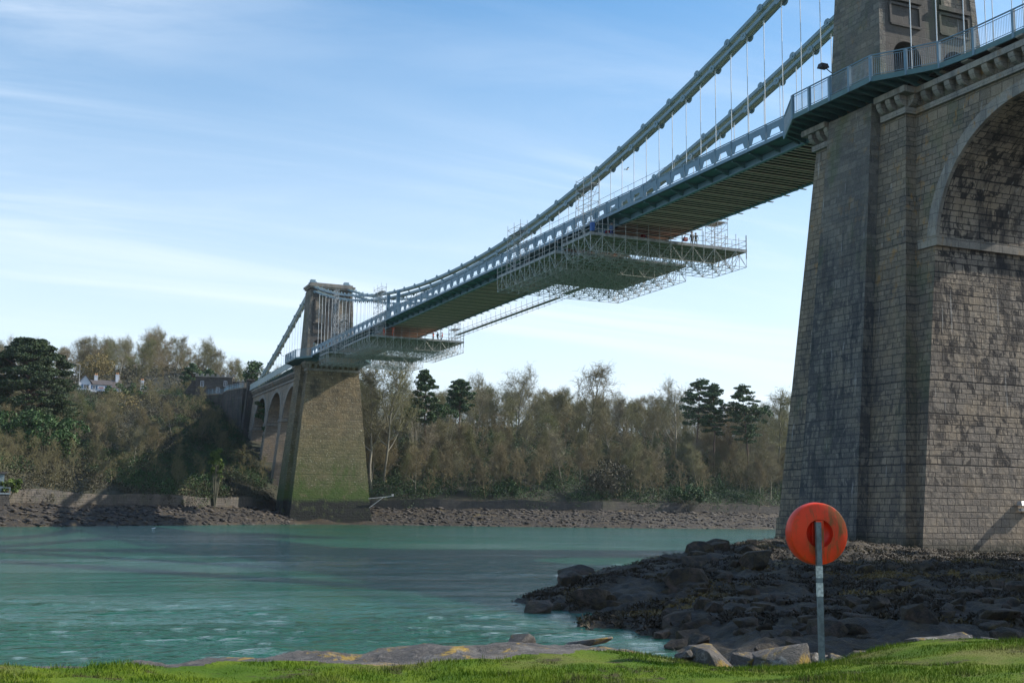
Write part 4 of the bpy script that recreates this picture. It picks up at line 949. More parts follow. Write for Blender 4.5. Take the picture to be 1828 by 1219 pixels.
pine(822,668,318,'smaller flat topped pine right of the tall bare trunked pine',3.9,12,.62)
pine(1240,664,335,'broad dark pine with layered flat crown on the right skyline',6.0,13,.52,.24)
pine(1272,676,338,'dark pine overlapping the right side of the broad layered pine',4.6,17,.50,.24)
pine(1333,676,336,'spreading dark pine nearest the big stone pier on the skyline',5.6,14,.45,.22)
pine(345,645,372,'dark conifer left of the toll house end of the bridge',3.4,15,.15,.5)
pine(372,655,380,'shorter dark conifer right of its taller twin behind the road',3.0,16,.15,.5)
pine(508,652,300,'dark evergreen tree behind the approach arches parapet',4.0,21,.25,.6)
pine(487,656,305,'leafy evergreen beside the darker one behind the approach arches',3.6,22,.25,.6)
# big cypress
def cypress(px,pytop,d,w_,label):
    x,y,z=place(px,d); z-=1; H_=hpx(px,pytop,d)-z; r=np.random.default_rng(5); e=empty('cypress_tree',(x,y,z),label,'tree'); sg=[(np.zeros(3),np.array([0,0,H_*.8]),.8,.2)]; cs=[]
    for i in range(420):
        t=r.uniform(.10,1)**.8; prof=(math.sin(math.pi*min(1,(.22+.70*t)))**.55)*(1 if t<.8 else 1-(t-.8)*2.2)
        az=r.uniform(0,6.28); R_=w_*max(prof,.72 if t<.75 else 0)*r.uniform(.5,1.08); c=np.array([math.cos(az)*R_,math.sin(az)*R_,t*H_*.97]); rr_=r.uniform(.7,1.7); cs.append((*c,rr_*1.25,rr_*1.25,rr_*.34))
        if i%3==0: sg.append((np.array([0,0,max(.5,c[2]-R_*.45)]),c,.12,.04))
    V,F=segs_mesh(sg,6); o=bpy.data.objects.new('trunk',me_from('trunk',V,F,M_PINEB,True)); COL.objects.link(o); o.parent=e
    V,F=leaf_cloud(cs,230,.18,flat=1.6,r=r); o=bpy.data.objects.new('crown',me_from('crown',V,F,M_CYP)); COL.objects.link(o); o.parent=e
cypress(50,601,262,8.4,'huge dark green cypress at the left edge of the picture')
def bush(px,py,d,rx,rz,mat,label,name='shrub',n=26,leaf=.2,nl=70,zc=None,cat='shrub'):
    P_=atd(px,py,d); r=np.random.default_rng(int(px*7+py)); gz=fh(float(P_[0]),float(P_[1])); x,y=float(P_[0]),float(P_[1]); zc=float(P_[2])
    e=empty(name,(x,y,gz-.2),label,cat); cs=[]; sg=[]
    for i in range(n):
        v=randunit(r)*r.uniform(.2,1)**.5; c=np.array([v[0]*rx,v[1]*rx,zc-gz+v[2]*rz]); q=r.uniform(.28,.42)*min(rx,rz); cs.append((*c,q,q,q*.8)); sg.append((np.array([v[0]*.2,v[1]*.2,0.]),c,.06,.02))
    V,F=segs_mesh(sg,4); o=bpy.data.objects.new('stems',me_from('stems',V,F,M_LIMB)); COL.objects.link(o); o.parent=e
    V,F=leaf_cloud(cs,nl,leaf,r=r); o=bpy.data.objects.new('foliage',me_from('foliage',V,F,mat)); COL.objects.link(o); o.parent=e
    return e
bush(742,731,303,2.8,2.6,M_BRIGHT,'bright yellow green round shrub left of the tall pine trunk')
bush(795,735,310,3.4,2.3,M_IVY,'dark evergreen shrub right of the tall pine trunk')
bush(386,828,243,1.3,3.8,M_BRIGHT,'bright green ivy covered tree low on the bank left of the far pier','ivy_tree',n=34,cat='tree')
bush(172,655,395,5.6,4.2,M_GORSE,'golden yellow willow behind the white house','willow_tree',n=60,leaf=.22,cat='tree')
bush(225,700,338,6.5,2.2,M_IVY,'dark evergreen bush hiding the right end of the white house',n=50)
bush(222,735,318,5.5,5.0,M_GORSE,'pale olive thicket standing in front of the road wall',n=60,leaf=.16,nl=50)
bush(90,770,232,7,3.4,M_IVY,'dark laurel thicket under the cypress',n=60,leaf=.24)
bush(30,755,232,5,2.6,M_IVY,'green laurel bush at the left edge below the cypress',n=40,leaf=.24)
bush(12,862,196,2.6,1.2,M_BRIGHT,'bright green bush beside the waterside hut',n=22)
bush(455,667,345,3.0,3.4,M_IVY,'dark evergreen behind the toll house',n=36,leaf=.26)
bush(372,690,352,2.4,4.2,M_IVY,'green ivy clad tree beside the lamp posts',n=36,cat='tree')
bush(1340,738,342,6,2.6,M_IVY,'dark holly thicket under the right hand pines',n=40,leaf=.28)
bush(1230,880,300,5,2.2,M_IVY,'green bush low on the bank below the layered pines',n=36,leaf=.26)
bush(1085,850,290,5.0,4.6,M_BRAM,'drooping brown bush low on the bank above the sea wall',n=60,leaf=.22)
bush(900,870,287,5.5,2.2,M_IVY,'dark ivy mound above the sea wall right of the far pier',n=40,leaf=.26)
for (px,pyt,d,v,sxy,lb) in [(1052,655,345,1,1.15,'rounded bare tree standing highest on the right skyline'),(925,668,340,3,1.1,'broad bare tree on the skyline in the middle of the woods'),(690,640,285,3,.9,'tall bare tree close to the right side of the far pier'),(668,645,282,2,1.0,'bare tree just right of the far pier under the scaffold'),
      (1205,690,350,3,1.0,'pale bare tree left of the layered pines'),(1390,700,350,1,1.1,'bare tree between the last pine and the big stone pier'),(430,650,380,4,.8,'narrow upright bare tree behind the toll house'),(880,790,285,0,1,'pale trunked tree low on the bank by the sea wall')]:
    x,y,z=place(px,d); put_bare(x,y,hpx(px,pyt,d)-z+.3,v,lb,None,sxy=sxy)
# ------------------------------------------------------------------ wall, road, house and furniture on the far bank
def wpt(px,d): r=ray(px,700); k=d/math.hypot(r[0],r[1]); return CX+r[0]*k,CY+r[1]*k
wp=[wpt(60,345),wpt(115,348),wpt(185,350),wpt(260,348),wpt(345,342),wpt(400,334),(-9,245),(-6.6,235.5)]
wl=MB(); ztw=33.6
for a,b_ in zip(wp[:-1],wp[1:]):
    a=np.array(a); b_=np.array(b_); n_=int(np.linalg.norm(b_-a)/2)+1
    for i in range(n_):
        p=a+(b_-a)*i/n_; q=a+(b_-a)*(i+1)/n_; wl.bar((*p,ztw-6),(*q,ztw-6),.9,12)
o=wl.build('retaining_wall',M_WALL,uv=True); tag(o,'long dark rubble retaining wall holding up the road left of the bridge','wall')
cp=MB(); 
for a,b_ in zip(wp[:-1],wp[1:]): cp.bar((*a,ztw+.12),(*b_,ztw+.12),1.1,.24)
c_=cp.build('coping',M_TRIM,o,uv=True)
rd=MB(); pl=wp+[(14,236),(14,320),(-75,330)]
rd.add([(x,y,ztw-.05) for x,y in pl],[tuple(range(len(pl)))]); o=rd.build('road',M_ASPH,fix=True); tag(o,kind='structure')
fn=empty('road_fence',(wp[-1][0],wp[-1][1],ztw),'blue grey railing along the top of the retaining wall beside the bridge','fence')
fa=MB(); fb=MB()
fseg=wp[4:]
for a,b_ in zip(fseg[:-1],fseg[1:]):
    a=np.array(a); b_=np.array(b_); n_=int(np.linalg.norm(b_-a)/1.6)+1; u=np.array([0,0,1.])
    for i in range(n_):
        p=np.array([*(a+(b_-a)*i/n_),ztw+.24]); q=np.array([*(a+(b_-a)*(i+1)/n_),ztw+.24])
        for h in (.25,.95,1.3): fa.bar(p+u*h,q+u*h,.06,.07)
        fb.bar(p,p+u*1.4,.09,.09)
        for k in range(1,6): fa.bar(p+(q-p)*k/6+u*.25,p+(q-p)*k/6+u*.95,.04,.04)
fa.build('rail_panel',M_BLUE,fn); fb.build('post',M_BLUE,fn)
M_RENDER=simple('white_render',(0.62,0.64,0.68),.8,.05); M_SLATE=simple('slate_roof',(0.10,0.085,0.08),.7,.2,4); M_POT=simple('terracotta',(0.50,0.24,0.10),.8); M_SHUT=simple('blue_shutter',(0.06,0.13,0.24),.6); M_GLASS,_n1,_l1,_b1=newmat('window_glass'); _b1.inputs['Base Color'].default_value=(.03,.035,.04,1); _b1.inputs['Roughness'].default_value=.08
def local(name,px,d,zb,label,cat,rot=0.):
    x,y=wpt(px,d); e=empty(name,(x,y,zb),label,cat); e.rotation_euler=(0,0,-math.atan2(x-CX,y-CY)+rot); return e
def lb(mb,name,mat,par,**k):
    me=mb.build(name,mat,None,**k); me.parent=par; return me
def gable(mb,x0,x1,y0,y1,z0,ze,zr,axis):
    if axis=='x':  # ridge along x
        ym=(y0+y1)/2; mb.add([(x0,y0,ze),(x0,y1,ze),(x0,ym,zr),(x1,y0,ze),(x1,y1,ze),(x1,ym,zr)],[(0,1,2),(5,4,3),(0,3,4,1)])
    else:
        xm=(x0+x1)/2; mb.add([(x0,y0,ze),(x1,y0,ze),(xm,y0,zr),(x0,y1,ze),(x1,y1,ze),(xm,y1,zr)],[(0,1,2),(5,4,3),(0,3,4,1)])
def roof(mb,x0,x1,y0,y1,ze,zr,axis,o=.35,t=.15):
    if axis=='x':
        ym=(y0+y1)/2
        for ya in (y0-o,y1+o): mb.add([(x0-o,ya,ze-.15),(x1+o,ya,ze-.15),(x1+o,ym,zr+.1),(x0-o,ym,zr+.1),(x0-o,ya,ze-.15+t),(x1+o,ya,ze-.15+t),(x1+o,ym,zr+.1+t),(x0-o,ym,zr+.1+t)],[(0,1,2,3),(7,6,5,4),(0,4,5,1),(1,5,6,2),(2,6,7,3),(3,7,4,0)])
    else:
        xm=(x0+x1)/2
        for xa in (x0-o,x1+o): mb.add([(xa,y0-o,ze-.15),(xa,y1+o,ze-.15),(xm,y1+o,zr+.1),(xm,y0-o,zr+.1),(xa,y0-o,ze-.15+t),(xa,y1+o,ze-.15+t),(xm,y1+o,zr+.1+t),(xm,y0-o,zr+.1+t)],[(0,1,2,3),(7,6,5,4),(0,4,5,1),(1,5,6,2),(2,6,7,3),(3,7,4,0)])
def window(par,x,z,w_,h_,y,shut=True):
    f=MB()
    for (a,b_,c,d_) in ((x-w_/2,x+w_/2,z-h_/2,z-h_/2+.08),(x-w_/2,x+w_/2,z+h_/2-.08,z+h_/2),(x-w_/2,x-w_/2+.08,z-h_/2,z+h_/2),(x+w_/2-.08,x+w_/2,z-h_/2,z+h_/2),(x-.03,x+.03,z-h_/2,z+h_/2)): f.box(a,b_,y-.09,y+.02,c,d_)
    fo=lb(f,'window',M_RENDER,par); g_=MB(); g_.box(x-w_/2+.05,x+w_/2-.05,y-.05,y+.01,z-h_/2+.05,z+h_/2-.05); lb(g_,'pane',M_GLASS,fo)
    if shut:
        for sx in (-1,1): s=MB(); s.box(x+sx*(w_/2+.32)-.27,x+sx*(w_/2+.32)+.27,y-.08,y+.01,z-h_/2,z+h_/2); lb(s,'shutter',M_SHUT,par)
zr_=34.4
hs_=local('white_house',177,366,zr_-.2,'white two storey house with blue shutters and tall chimneys on the far road','house',.12)
wm_=MB(); wm_.box(-5.8,-2.6,-2.,4,-1,3.9); gable(wm_,-5.8,-2.6,-2.,4,0,3.9,6.0,'y'); wm_.box(-2.6,3.2,-1.4,3.6,-1,3.7); gable(wm_,-2.6,3.2,-1.4,3.6,0,3.7,5.0,'x'); wm_.box(3.2,6.0,-1.0,3.4,-1,3.0); gable(wm_,3.2,6.0,-1.,3.4,0,3.0,5.2,'x'); lb(wm_,'wall',M_RENDER,hs_,fix=False)
r_=MB(); roof(r_,-5.8,-2.6,-2,4,3.9,6.0,'y'); ro=lb(r_,'roof',M_SLATE,hs_); r_=MB(); roof(r_,-2.6,3.2,-1.4,3.6,3.7,5.0,'x',.25); lb(r_,'roof',M_SLATE,hs_); r_=MB(); roof(r_,3.3,6.0,-1.,3.4,3.0,5.2,'x',.2); lb(r_,'roof',M_SLATE,hs_)
for x,zt in ((-1.0,6.3),(4.9,6.9),(12.0,5.6)):
    c=MB(); c.box(x-.45,x+.45,.6,1.5,2.5 if x<10 else -1,zt); c.box(x-.52,x+.52,.53,1.57,zt,zt+.18); co_=lb(c,'chimney',M_RENDER,hs_); 
    for dx in (-.22,.22): p_=MB(); p_.tube((x+dx,1.05,zt+.18),(x+dx,1.05,zt+.75),.16,.13,8); lb(p_,'chimney_pot',M_POT,co_)
for x,z,y in ((-4.2,2.9,-2.0),(-1.6,2.8,-1.4),(2.2,2.8,-1.4),(-1.6,.9,-1.4),(2.4,.8,-1.4)): window(hs_,x,z,.8,1.1,y)
s_=MB(); s_.box(-.7,1.3,-1.52,-1.4,2.3,3.3); so_=lb(s_,'sign_board',M_RENDER,hs_); s_=MB(); s_.box(-.55,1.15,-1.55,-1.52,2.5,2.62); s_.box(-.3,.9,-1.55,-1.52,2.75,2.95); lb(s_,'sign_lettering',simple('sign_red',(.35,.08,.06)),so_)
s_=MB(); s_.box(-.6,1.2,-1.9,-1.42,1.7,1.85); s_.box(-.55,-.45,-1.85,-1.75,-.2,1.7); s_.box(1.05,1.15,-1.85,-1.75,-.2,1.7); lb(s_,'porch',M_SHUT,hs_); s_=MB(); s_.box(-.1,.7,-1.45,-1.40,-.2,1.6); lb(s_,'door',M_DARK,hs_)
hb=local('bungalow',268,362,zr_-.2,'small pale bungalow half hidden by scrub right of the white house','house')
b_=MB(); b_.box(-2.4,2.4,-1.5,2,-1,1.5); gable(b_,-2.4,-.2,-1.5,2,0,1.5,2.5,'y'); lb(b_,'wall',M_RENDER,hb); b_=MB(); roof(b_,-2.4,-.2,-1.5,2,1.5,2.5,'y',.2); lb(b_,'roof',M_SLATE,hb); b_=MB(); roof(b_,-.2,2.4,-1.3,2,1.5,2.4,'x',.2); lb(b_,'roof',M_SLATE,hb); window(hb,-1.3,.9,.7,.8,-1.5,False); window(hb,1.1,.8,.9,.7,-1.5,False)
# toll house
tx=empty('toll_house',(-10.5,262,ztw-.1),'grey stone castellated toll house where the chains meet the far bank','building'); tx.rotation_euler=(0,0,-.25)
t_=MB(); t_.box(-4.2,5.6,-2.5,3,-1,5.4); t_.box(-5.4,-4.2,-1.5,2,-1,4.2); t_.box(5.6,9.5,-1.5,2.5,-1,4.2); lb(t_,'wall',M_WALL,tx,uv=True)
t_=MB(); 
for x in np.arange(-4.3,5.5,1.4): t_.box(x,x+.8,-2.6,-2.2,5.4,5.95)
for x in np.arange(5.7,9.3,1.2): t_.box(x,x+.6,-1.6,-1.2,4.2,4.6)
t_.box(-4.4,5.8,-2.7,3.2,5.15,5.4); lb(t_,'parapet',M_TRIM,tx,uv=True)
for x,z in ((-2.4,3.2),(1.8,1.6),(3.8,3.4),(7.2,2.0)): window(tx,x,z,.9,1.5,-2.52 if x<5.6 else -1.52,False)
t_=MB(); t_.add([(-8.8,-1,-1),(-5.4,-1,-1),(-5.4,-1,3.6),(-8.8,1.5,-1),(-5.4,1.5,-1),(-5.4,1.5,3.6)],[(0,1,2),(5,4,3),(0,3,4,1),(0,2,5,3),(1,4,5,2)]); lb(t_,'buttress',M_WALL,tx,uv=True)
# pavilion where chains end
an=MB()
for sx in (-1,1): an.frustum((sx*HC-1.2,sx*HC+1.2,252,260),ztw-1,(sx*HC-1.0,sx*HC+1.0,253.5,260),37.0)
o=an.build('chain_anchor_block',M_WALL,BR,uv=True)
def lamp_post(px,d,h,label,zb=ztw,head=True):
    e=local('lamp_post',px,d,zb,label,'lamp post'); m_=MB(); m_.tube((0,0,0),(0,0,1.2),.13,.11,8); m_.tube((0,0,1.2),(0,0,h),.09,.055,8); lb(m_,'column',M_GALV,e)
    if head: m_=MB(); m_.tube((0,0,h),(-.5,0,h+.25),.04,n=6); m_.add(*[[(-.4,-.14,h+.15),(-1.1,-.14,h+.25),(-1.1,.14,h+.25),(-.4,.14,h+.15),(-.4,-.1,h+.3),(-1.1,-.08,h+.36),(-1.1,.08,h+.36),(-.4,.1,h+.3)],[(0,1,2,3),(7,6,5,4),(0,4,5,1),(1,5,6,2),(2,6,7,3),(3,7,4,0)]]); lb(m_,'lamp_head',M_GALV,e)
lamp_post(140,356,8.6,'tall street lamp just left of the white house'); lamp_post(350,352,7.2,'tall street lamp beside the ivy clad tree left of the toll house'); lamp_post(360,350,4.0,'short post on the road wall left of the toll house',head=False); lamp_post(134,352,3.6,'short pale post in front of the hedge',head=False); lamp_post(212,372,7.4,'thin pole behind the right chimney of the white house',head=False)
P_=wpt(148,353); cs=[(P_[0]+dx,P_[1]+.1*dx,ztw+.7+dz,.6,.6,.5) for dx in np.arange(-1.8,1.9,.45) for dz in (-.25,.35)]; V,F=leaf_cloud(cs,60,.12); o=soup('hedge',V,F,M_IVY); tag(o,'clipped green hedge in front of the white house','hedge')
# waterside hut
hx_,hy_=wpt(4,196); e=empty('waterside_hut',(hx_,hy_,5.0),'grey blue flat roofed hut over the water at the left edge','hut'); e.rotation_euler=(0,0,.1)
m_=MB(); m_.box(-6,1.0,-1.5,2.5,0,2.5); lb(m_,'wall',simple('hut_paint',(.22,.28,.30)),e); m_=MB(); m_.box(-6.3,1.3,-1.9,2.8,2.5,2.75); lb(m_,'roof',M_SLATE,e); window(e,-.4,1.5,.8,1.1,-1.5,False); m_=MB(); m_.box(-6,1.9,-2.3,-1.5,-.5,-.3); m_.box(-6,1.9,-2.3,-2.2,.4,.5)
for x in (-3,-1.2,.4,1.8): m_.box(x-.04,x+.04,-2.3,-2.2,-.3,.45)
lb(m_,'balcony',simple('hut_rail',(.30,.36,.38)),e); m_=MB(); m_.frustum((-6.5,2.6,-2.6,3),-4.5,(-6.2,1.6,-2.2,2.8),-.52); lb(m_,'stone_base',M_WALL,e,uv=True)
# ivy on viaduct pier
cs=[(-5.3-.02*i+random.uniform(-.3,.1),213.2+random.uniform(-.5,.5)+.02*i,22.5-i*.42,.35,.75,.55) for i in range(26)]; V,F=leaf_cloud(cs,110,.13); o=soup('climbing_ivy',V,F,M_IVY); tag(o,'green ivy climbing a pier of the far approach arches','ivy')
# bracket with marker at the foot of the far pier
e=empty('marker_bracket',(8.4,170,4.4),'pale metal bracket with a small marker box sticking out of the far pier','bracket'); m_=MB(); m_.bar((-.6,0,1.0),(4.6,0,1.6),.12,.12); m_.bar((-.4,0,-.9),(2.6,0,1.3),.1,.1); lb(m_,'arm',M_GALV,e); m_=MB(); m_.box(4.4,4.85,-.2,.2,1.6,2.05); lb(m_,'marker_box',M_GALV,e)
# tidal posts
x,y=wpt(218,186); z=fh(x,y); e=empty('tide_post',(x,y,z),'leaning dark timber post on the beach left of the far pier','post'); m_=MB(); m_.tube((0,0,-.5),(.55,0,2.3),.13,.1,7); m_.tube((.4,0,1.6),(-.6,0.2,-.3),.07,.06,6); lb(m_,'timber',M_DARK,e)
# ------------------------------------------------------------------ suspended scaffolding
def scaffold(name,label,X0,X1,Y0,Y1,z,depth=1.9,bay=1.37,rails=(True,True,True,True),group=None):
    e=empty(name,((X0+X1)/2,(Y0+Y1)/2,z),label,'scaffold',group)
    b=MB(); b.box(X0,X1,Y0,Y1,z-.12,z); b.build('deck_board',M_MESHB,e)
    f=MB(); f.box(X0-.06,X1+.06,Y0-.06,Y0-.002,z-.2,z+.12); f.box(X0-.06,X0-.002,Y0,Y1,z-.2,z+.12); f.box(X0-.06,X1+.06,Y1+.002,Y1+.06,z-.2,z+.12); f.box(X1+.002,X1+.06,Y0,Y1,z-.2,z+.12); f.build('toe_board',M_BOARD,e)
    t=MB(); nx=max(2,round((X1-X0)/bay)); ny=max(2,round((Y1-Y0)/bay)); xs=np.linspace(X0,X1,nx+1); ys_=np.linspace(Y0,Y1,ny+1); r=.030
    T=lambda p,q,rr_=r: t.tube(p,q,rr_,n=4,caps=False)
    zt=z-.18; zb=z-depth
    for j,y in enumerate(ys_):
        T((X0,y,zt),(X1,y,zt)); T((X0,y,zb),(X1,y,zb))
        for i,x in enumerate(xs):
            T((x,y,zt),(x,y,zb))
            if i<nx:
                if (i+j)%2: T((x,y,zt),(xs[i+1],y,zb))
                else: T((x,y,zb),(xs[i+1],y,zt))
    for i,x in enumerate(xs):
        T((x,Y0,zb),(x,Y1,zb)); T((x,Y0,zt),(x,Y1,zt))
        for j in range(ny):
            if (i+j)%2: T((x,ys_[j],zt),(x,ys_[j+1],zb))
            else: T((x,ys_[j],zb),(x,ys_[j+1],zt))
    for i in range(nx):
        for j in range(ny):
            if (i*3+j*5)%4==0: T((xs[i],ys_[j],zb),(xs[i+1],ys_[j+1],zb))
            if (i*7+j*3)%5==0: T((xs[i],ys_[j],zb),(xs[i+1],ys_[j+1],zt))
    t.build('space_truss',M_GALV,e)
    g=MB()
    for x in xs: 
        for y,on in ((Y0,rails[0]),(Y1,rails[1])):
            if on: g.tube((x,y-.04,z-depth*.5),(x,y-.04,z+1.75+.12*math.sin(x*7)),.034,n=5)
    for y in ys_:
        for x,on in ((X0,rails[2]),(X1,rails[3])):
            if on: g.tube((x-.04,y,z-depth*.5),(x-.04,y,z+1.75),.034,n=5)
    for h in (.55,1.1):
        for (p,q,on) in (((X0,Y0),(X1,Y0),rails[0]),((X0,Y1),(X1,Y1),rails[1]),((X0,Y0),(X0,Y1),rails[2]),((X1,Y0),(X1,Y1),rails[3])):
            if on: g.tube((*p,z+h),(*q,z+h),.028,n=5)
    g.build('guard_rail',M_GALV,e)
    # hangers up to the deck
    h=MB()
    for y in ys_[::3]:
        for x in (-WD-.25,WD+.25):
            if X0<x<X1: h.tube((x,y,z-.2),(x,y,deckz(y)-.05),.035,n=5)
    if h.v: h.build('suspension_tube',M_GALV,e)
    return e
scaffold('scaffold_platform','hanging scaffold platform nearest the big stone pier, reaching furthest right',-8.0,11.7,37.4,44.4,32.35)
scaffold('scaffold_platform','large hanging scaffold platform set lower and just behind the nearest one',-8.2,8.9,45.8,62.6,31.95,rails=(True,False,True,False))
scaffold('scaffold_platform','hanging scaffold platform with orange workers before the far tower',-8.2,8.7,118.4,134.0,31.95)
scaffold('scaffold_platform','hanging scaffold platform closest to the far tower',-8.2,10.6,145.2,151.5,32.3)
def scaf_tower(label,x0,x1,y0,y1,z0,z1,lift=1.0,thin=.03):
    e=empty('scaffold_tower',((x0+x1)/2,(y0+y1)/2,z0),label,'scaffold tower'); m_=MB(); m2=MB(); m3=MB()
    ym=(y0+y1)/2
    for x in (x0,x1):
        for y in (y0,ym,y1): m_.tube((x,y,z0),(x,y,z1),thin,n=5)
    k=0
    for z in np.arange(z0,z1+.01,lift):
        for x in (x0,x1): m2.tube((x,y0,z),(x,y1,z),thin*.9,n=5)
        for y in (y0,ym,y1): m2.tube((x0,y,z),(x1,y,z),thin*.9,n=5)
        if z+2*lift<z1 and k%2==0:
            m3.tube((x0,y0,z),(x0,y1,z+2*lift),thin*.9,n=5); m3.tube((x0,y1,z),(x1,y1,z+2*lift),thin*.9,n=5); m3.tube((x0,y0,z),(x1,y0,z+2*lift),thin*.9,n=5)
        k+=1
    m_.build('standard',M_GALV,e); m2.build('ledger',M_GALV,e); 
    if m3.v: m3.build('brace',M_GALV,e)
    b=MB(); b.box(x0+.05,x1-.05,y0+.05,y1-.05,z1-1.35,z1-1.29); b.build('board',M_BOARD,e); return e
scaf_tower('scaffold tower rising past the parapet above the nearest platform corner',-7.0,-6.1,39.2,43.0,32.4,39.6)
scaf_tower('scaffold tower rising past the chain at the left end of the large platform',-7.0,-6.1,58.4,62.4,32.0,38.6)
scaf_tower('scaffold tower in front of the right side of the far stone tower',-7.0,-6.2,139.6,143.4,32.3,39.0,lift=.8); scaf_tower('slender scaffold tower reaching higher in front of the far stone tower',-6.9,-6.3,146,147.6,32.3,44.6,lift=.8)
scaf_tower('scaffold tower beside the hangers left of the orange workers',-7.0,-6.1,116.4,120.6,32,40.6)
scaf_tower('scaffold tower standing on the right end of the nearest platform',8.6,9.9,38.4,41.0,32.4,37.0,lift=.8)
scaf_tower('scaffold tower standing on the right end of the platform with orange workers',7.2,8.4,119.2,121.8,32.0,35.6,lift=.8)
# catwalk hanging under the far edge
e=empty('suspended_catwalk',(6.6,90,31.5),'narrow hanging catwalk along the far edge under the deck','catwalk'); m_=MB(); m2=MB()
m_.box(6.2,6.9,76,116,32.65,32.70); m_.box(6.2,7.0,64,74,32.85,32.95)
for y in np.arange(64,117,2.0):
    m2.tube((6.2,y,32.3),(6.2,y,34.1),.03,n=4); m2.tube((7.2,y,32.3),(7.2,y,33.5),.03,n=4)
    if int(y)%4==0 and y<115: m2.tube((7.2,y,32.4),(7.2,y+2,33.3),.025,n=4)
for z in (32.5,33.3): m2.tube((7.2,72,z),(7.2,117,z),.03,n=4); m2.tube((6.2,72,z),(6.2,117,z),.03,n=4)
m_.build('walkway_board',M_MESHB,e); m2.build('tube_frame',M_GALV,e)
# small equipment under the deck
M_RED=simple('red_paint',(.38,.03,.03),.5); M_BLU2=simple('blue_tarp',(.03,.12,.38),.6)
def prop(x,y,lab,tilt=1.2):
    e=empty('steel_prop',(x,y,32.4),lab,'prop'); m_=MB(); m_.tube((x,y,32.4),(x+tilt,y+.3,34.2),.05,n=6); m_.build('strut',M_BLU2,e); m_=MB(); m_.box(x+tilt-.22,x+tilt+.22,y+.1,y+.5,33.55,33.95); m_.build('clamp',M_RED,e)
prop(4.6,40.5,'blue and red prop under the deck left of the two dark clad workers'); prop(-5.2,40.8,'blue and red prop under the near edge of the deck'); prop(1.6,41,'blue and red prop in the middle of the nearest platform',-1.0)
o=MB(); o.box(-8.15,-7.75,36.9,37.3,32.5,33.4); o=o.build('tool_bag',M_BLU2); tag(o,'blue bag hung on the outer corner of the nearest platform','bag')
# ------------------------------------------------------------------ people
M_ORANGE=simple('hi_vis_orange',(.80,.12,.03),.7); M_NAVY=simple('dark_workwear',(.03,.05,.06),.8); M_SKIN=simple('skin',(.45,.26,.18),.6); M_HELM=simple('white_helmet',(.7,.7,.7),.4); M_HELMR=simple('orange_helmet',(.75,.15,.04),.4)
def person(x,y,z,yaw,label,mat,helm,pose=0,bottom=None):
    J={'pel':(0,0,.95),'ab':(0,.0,1.12),'ch':(0,.01,1.38),'nk':(0,.02,1.52),'hd':(0,.03,1.62),'tp':(0,.03,1.74),
       'hl':(-.10,0,.90),'kl':(-.12,.04 if pose!=1 else .22,.50),'al':(-.13,-.02 if pose!=1 else .02,.09),'tl':(-.14,.14,.04),'hr':(.10,0,.90),'kr':(.13,.02 if pose!=1 else .16,.50),'ar':(.15,.0 if pose!=1 else -.12,.09),'tr':(.17,.16,.04),
       'sl':(-.20,0,1.43),'el':(-.26,.02,1.15),'wl':(-.24,.16,.92),'ml':(-.23,.21,.84),'sr':(.20,0,1.43),'er':(.27,.02,1.15),'wr':(.25,.18,.94),'mr':(.24,.24,.87)}
    if pose==2: J.update(er=(.30,.16,1.52),wr=(.24,.24,1.78),mr=(.23,.26,1.87),el=(-.28,.16,1.5),wl=(-.2,.24,1.76),ml=(-.19,.26,1.85))
    if pose==1: J.update(wl=(-.12,.34,1.10),ml=(-.09,.41,1.12),wr=(.10,.36,1.12),mr=(.08,.43,1.14))
    Rr={'pel':.15,'ab':.135,'ch':.155,'nk':.055,'hd':.10,'tp':.075,'hl':.095,'kl':.065,'al':.045,'tl':.04,'hr':.095,'kr':.065,'ar':.045,'tr':.04,'sl':.07,'el':.05,'wl':.032,'ml':.035,'sr':.07,'er':.05,'wr':.032,'mr':.035}
    K=list(J); E_=[('pel','ab'),('ab','ch'),('ch','nk'),('nk','hd'),('hd','tp'),('pel','hl'),('hl','kl'),('kl','al'),('al','tl'),('pel','hr'),('hr','kr'),('kr','ar'),('ar','tr'),('ch','sl'),('sl','el'),('el','wl'),('wl','ml'),('ch','sr'),('sr','er'),('er','wr'),('wr','mr')]
    me=bpy.data.meshes.new('body'); me.from_pydata([J[k] for k in K],[(K.index(a),K.index(b)) for a,b in E_],[])
    o=bpy.data.objects.new('person',me); COL.objects.link(o); o.location=(x,y,z); o.rotation_euler=(0,0,yaw); tag(o,label,'person')
    md=o.modifiers.new('skin','SKIN'); 
    for i,k in enumerate(K): me.skin_vertices[0].data[i].radius=(Rr[k],Rr[k]*.8); 
    me.skin_vertices[0].data[0].use_root=True
    sb=o.modifiers.new('sub','SUBSURF'); sb.levels=1; sb.render_levels=1
    m,n,l,b=newmat('worker_clothing'); g=n.new('ShaderNodeTexCoord').outputs['Object']; s_=n.new('ShaderNodeSeparateXYZ'); l.new(g,s_.inputs[0])
    top=mat; bot=bottom or mat
    c=mixc(n,l,mth(n,l,'GREATER_THAN',s_.outputs[2],.97),bot,top); c=mixc(n,l,mth(n,l,'GREATER_THAN',s_.outputs[2],1.53),c,(.45,.26,.18)) if pose!=2 else c; c=mixc(n,l,mth(n,l,'LESS_THAN',s_.outputs[2],.10),c,(.02,.02,.02)); l.new(c,b.inputs['Base Color']); me.materials.append(m)
    h=MB(); 
    for a0,a1 in ((0,.35),(.35,.75),(.75,1.2),(1.2,1.5)): h.tube((0,.03,1.70+.13*math.sin(a0)),(0,.03,1.70+.13*math.sin(a1)),.135*math.cos(a0),.135*math.cos(a1),10)
    h.tube((0,.07,1.69),(0,.07,1.705),.16,n=10); ho=h.build('helmet',helm,None,fix=True); ho.parent=o
    return o
OR=(.80,.10,.03); NV=(.03,.05,.06)
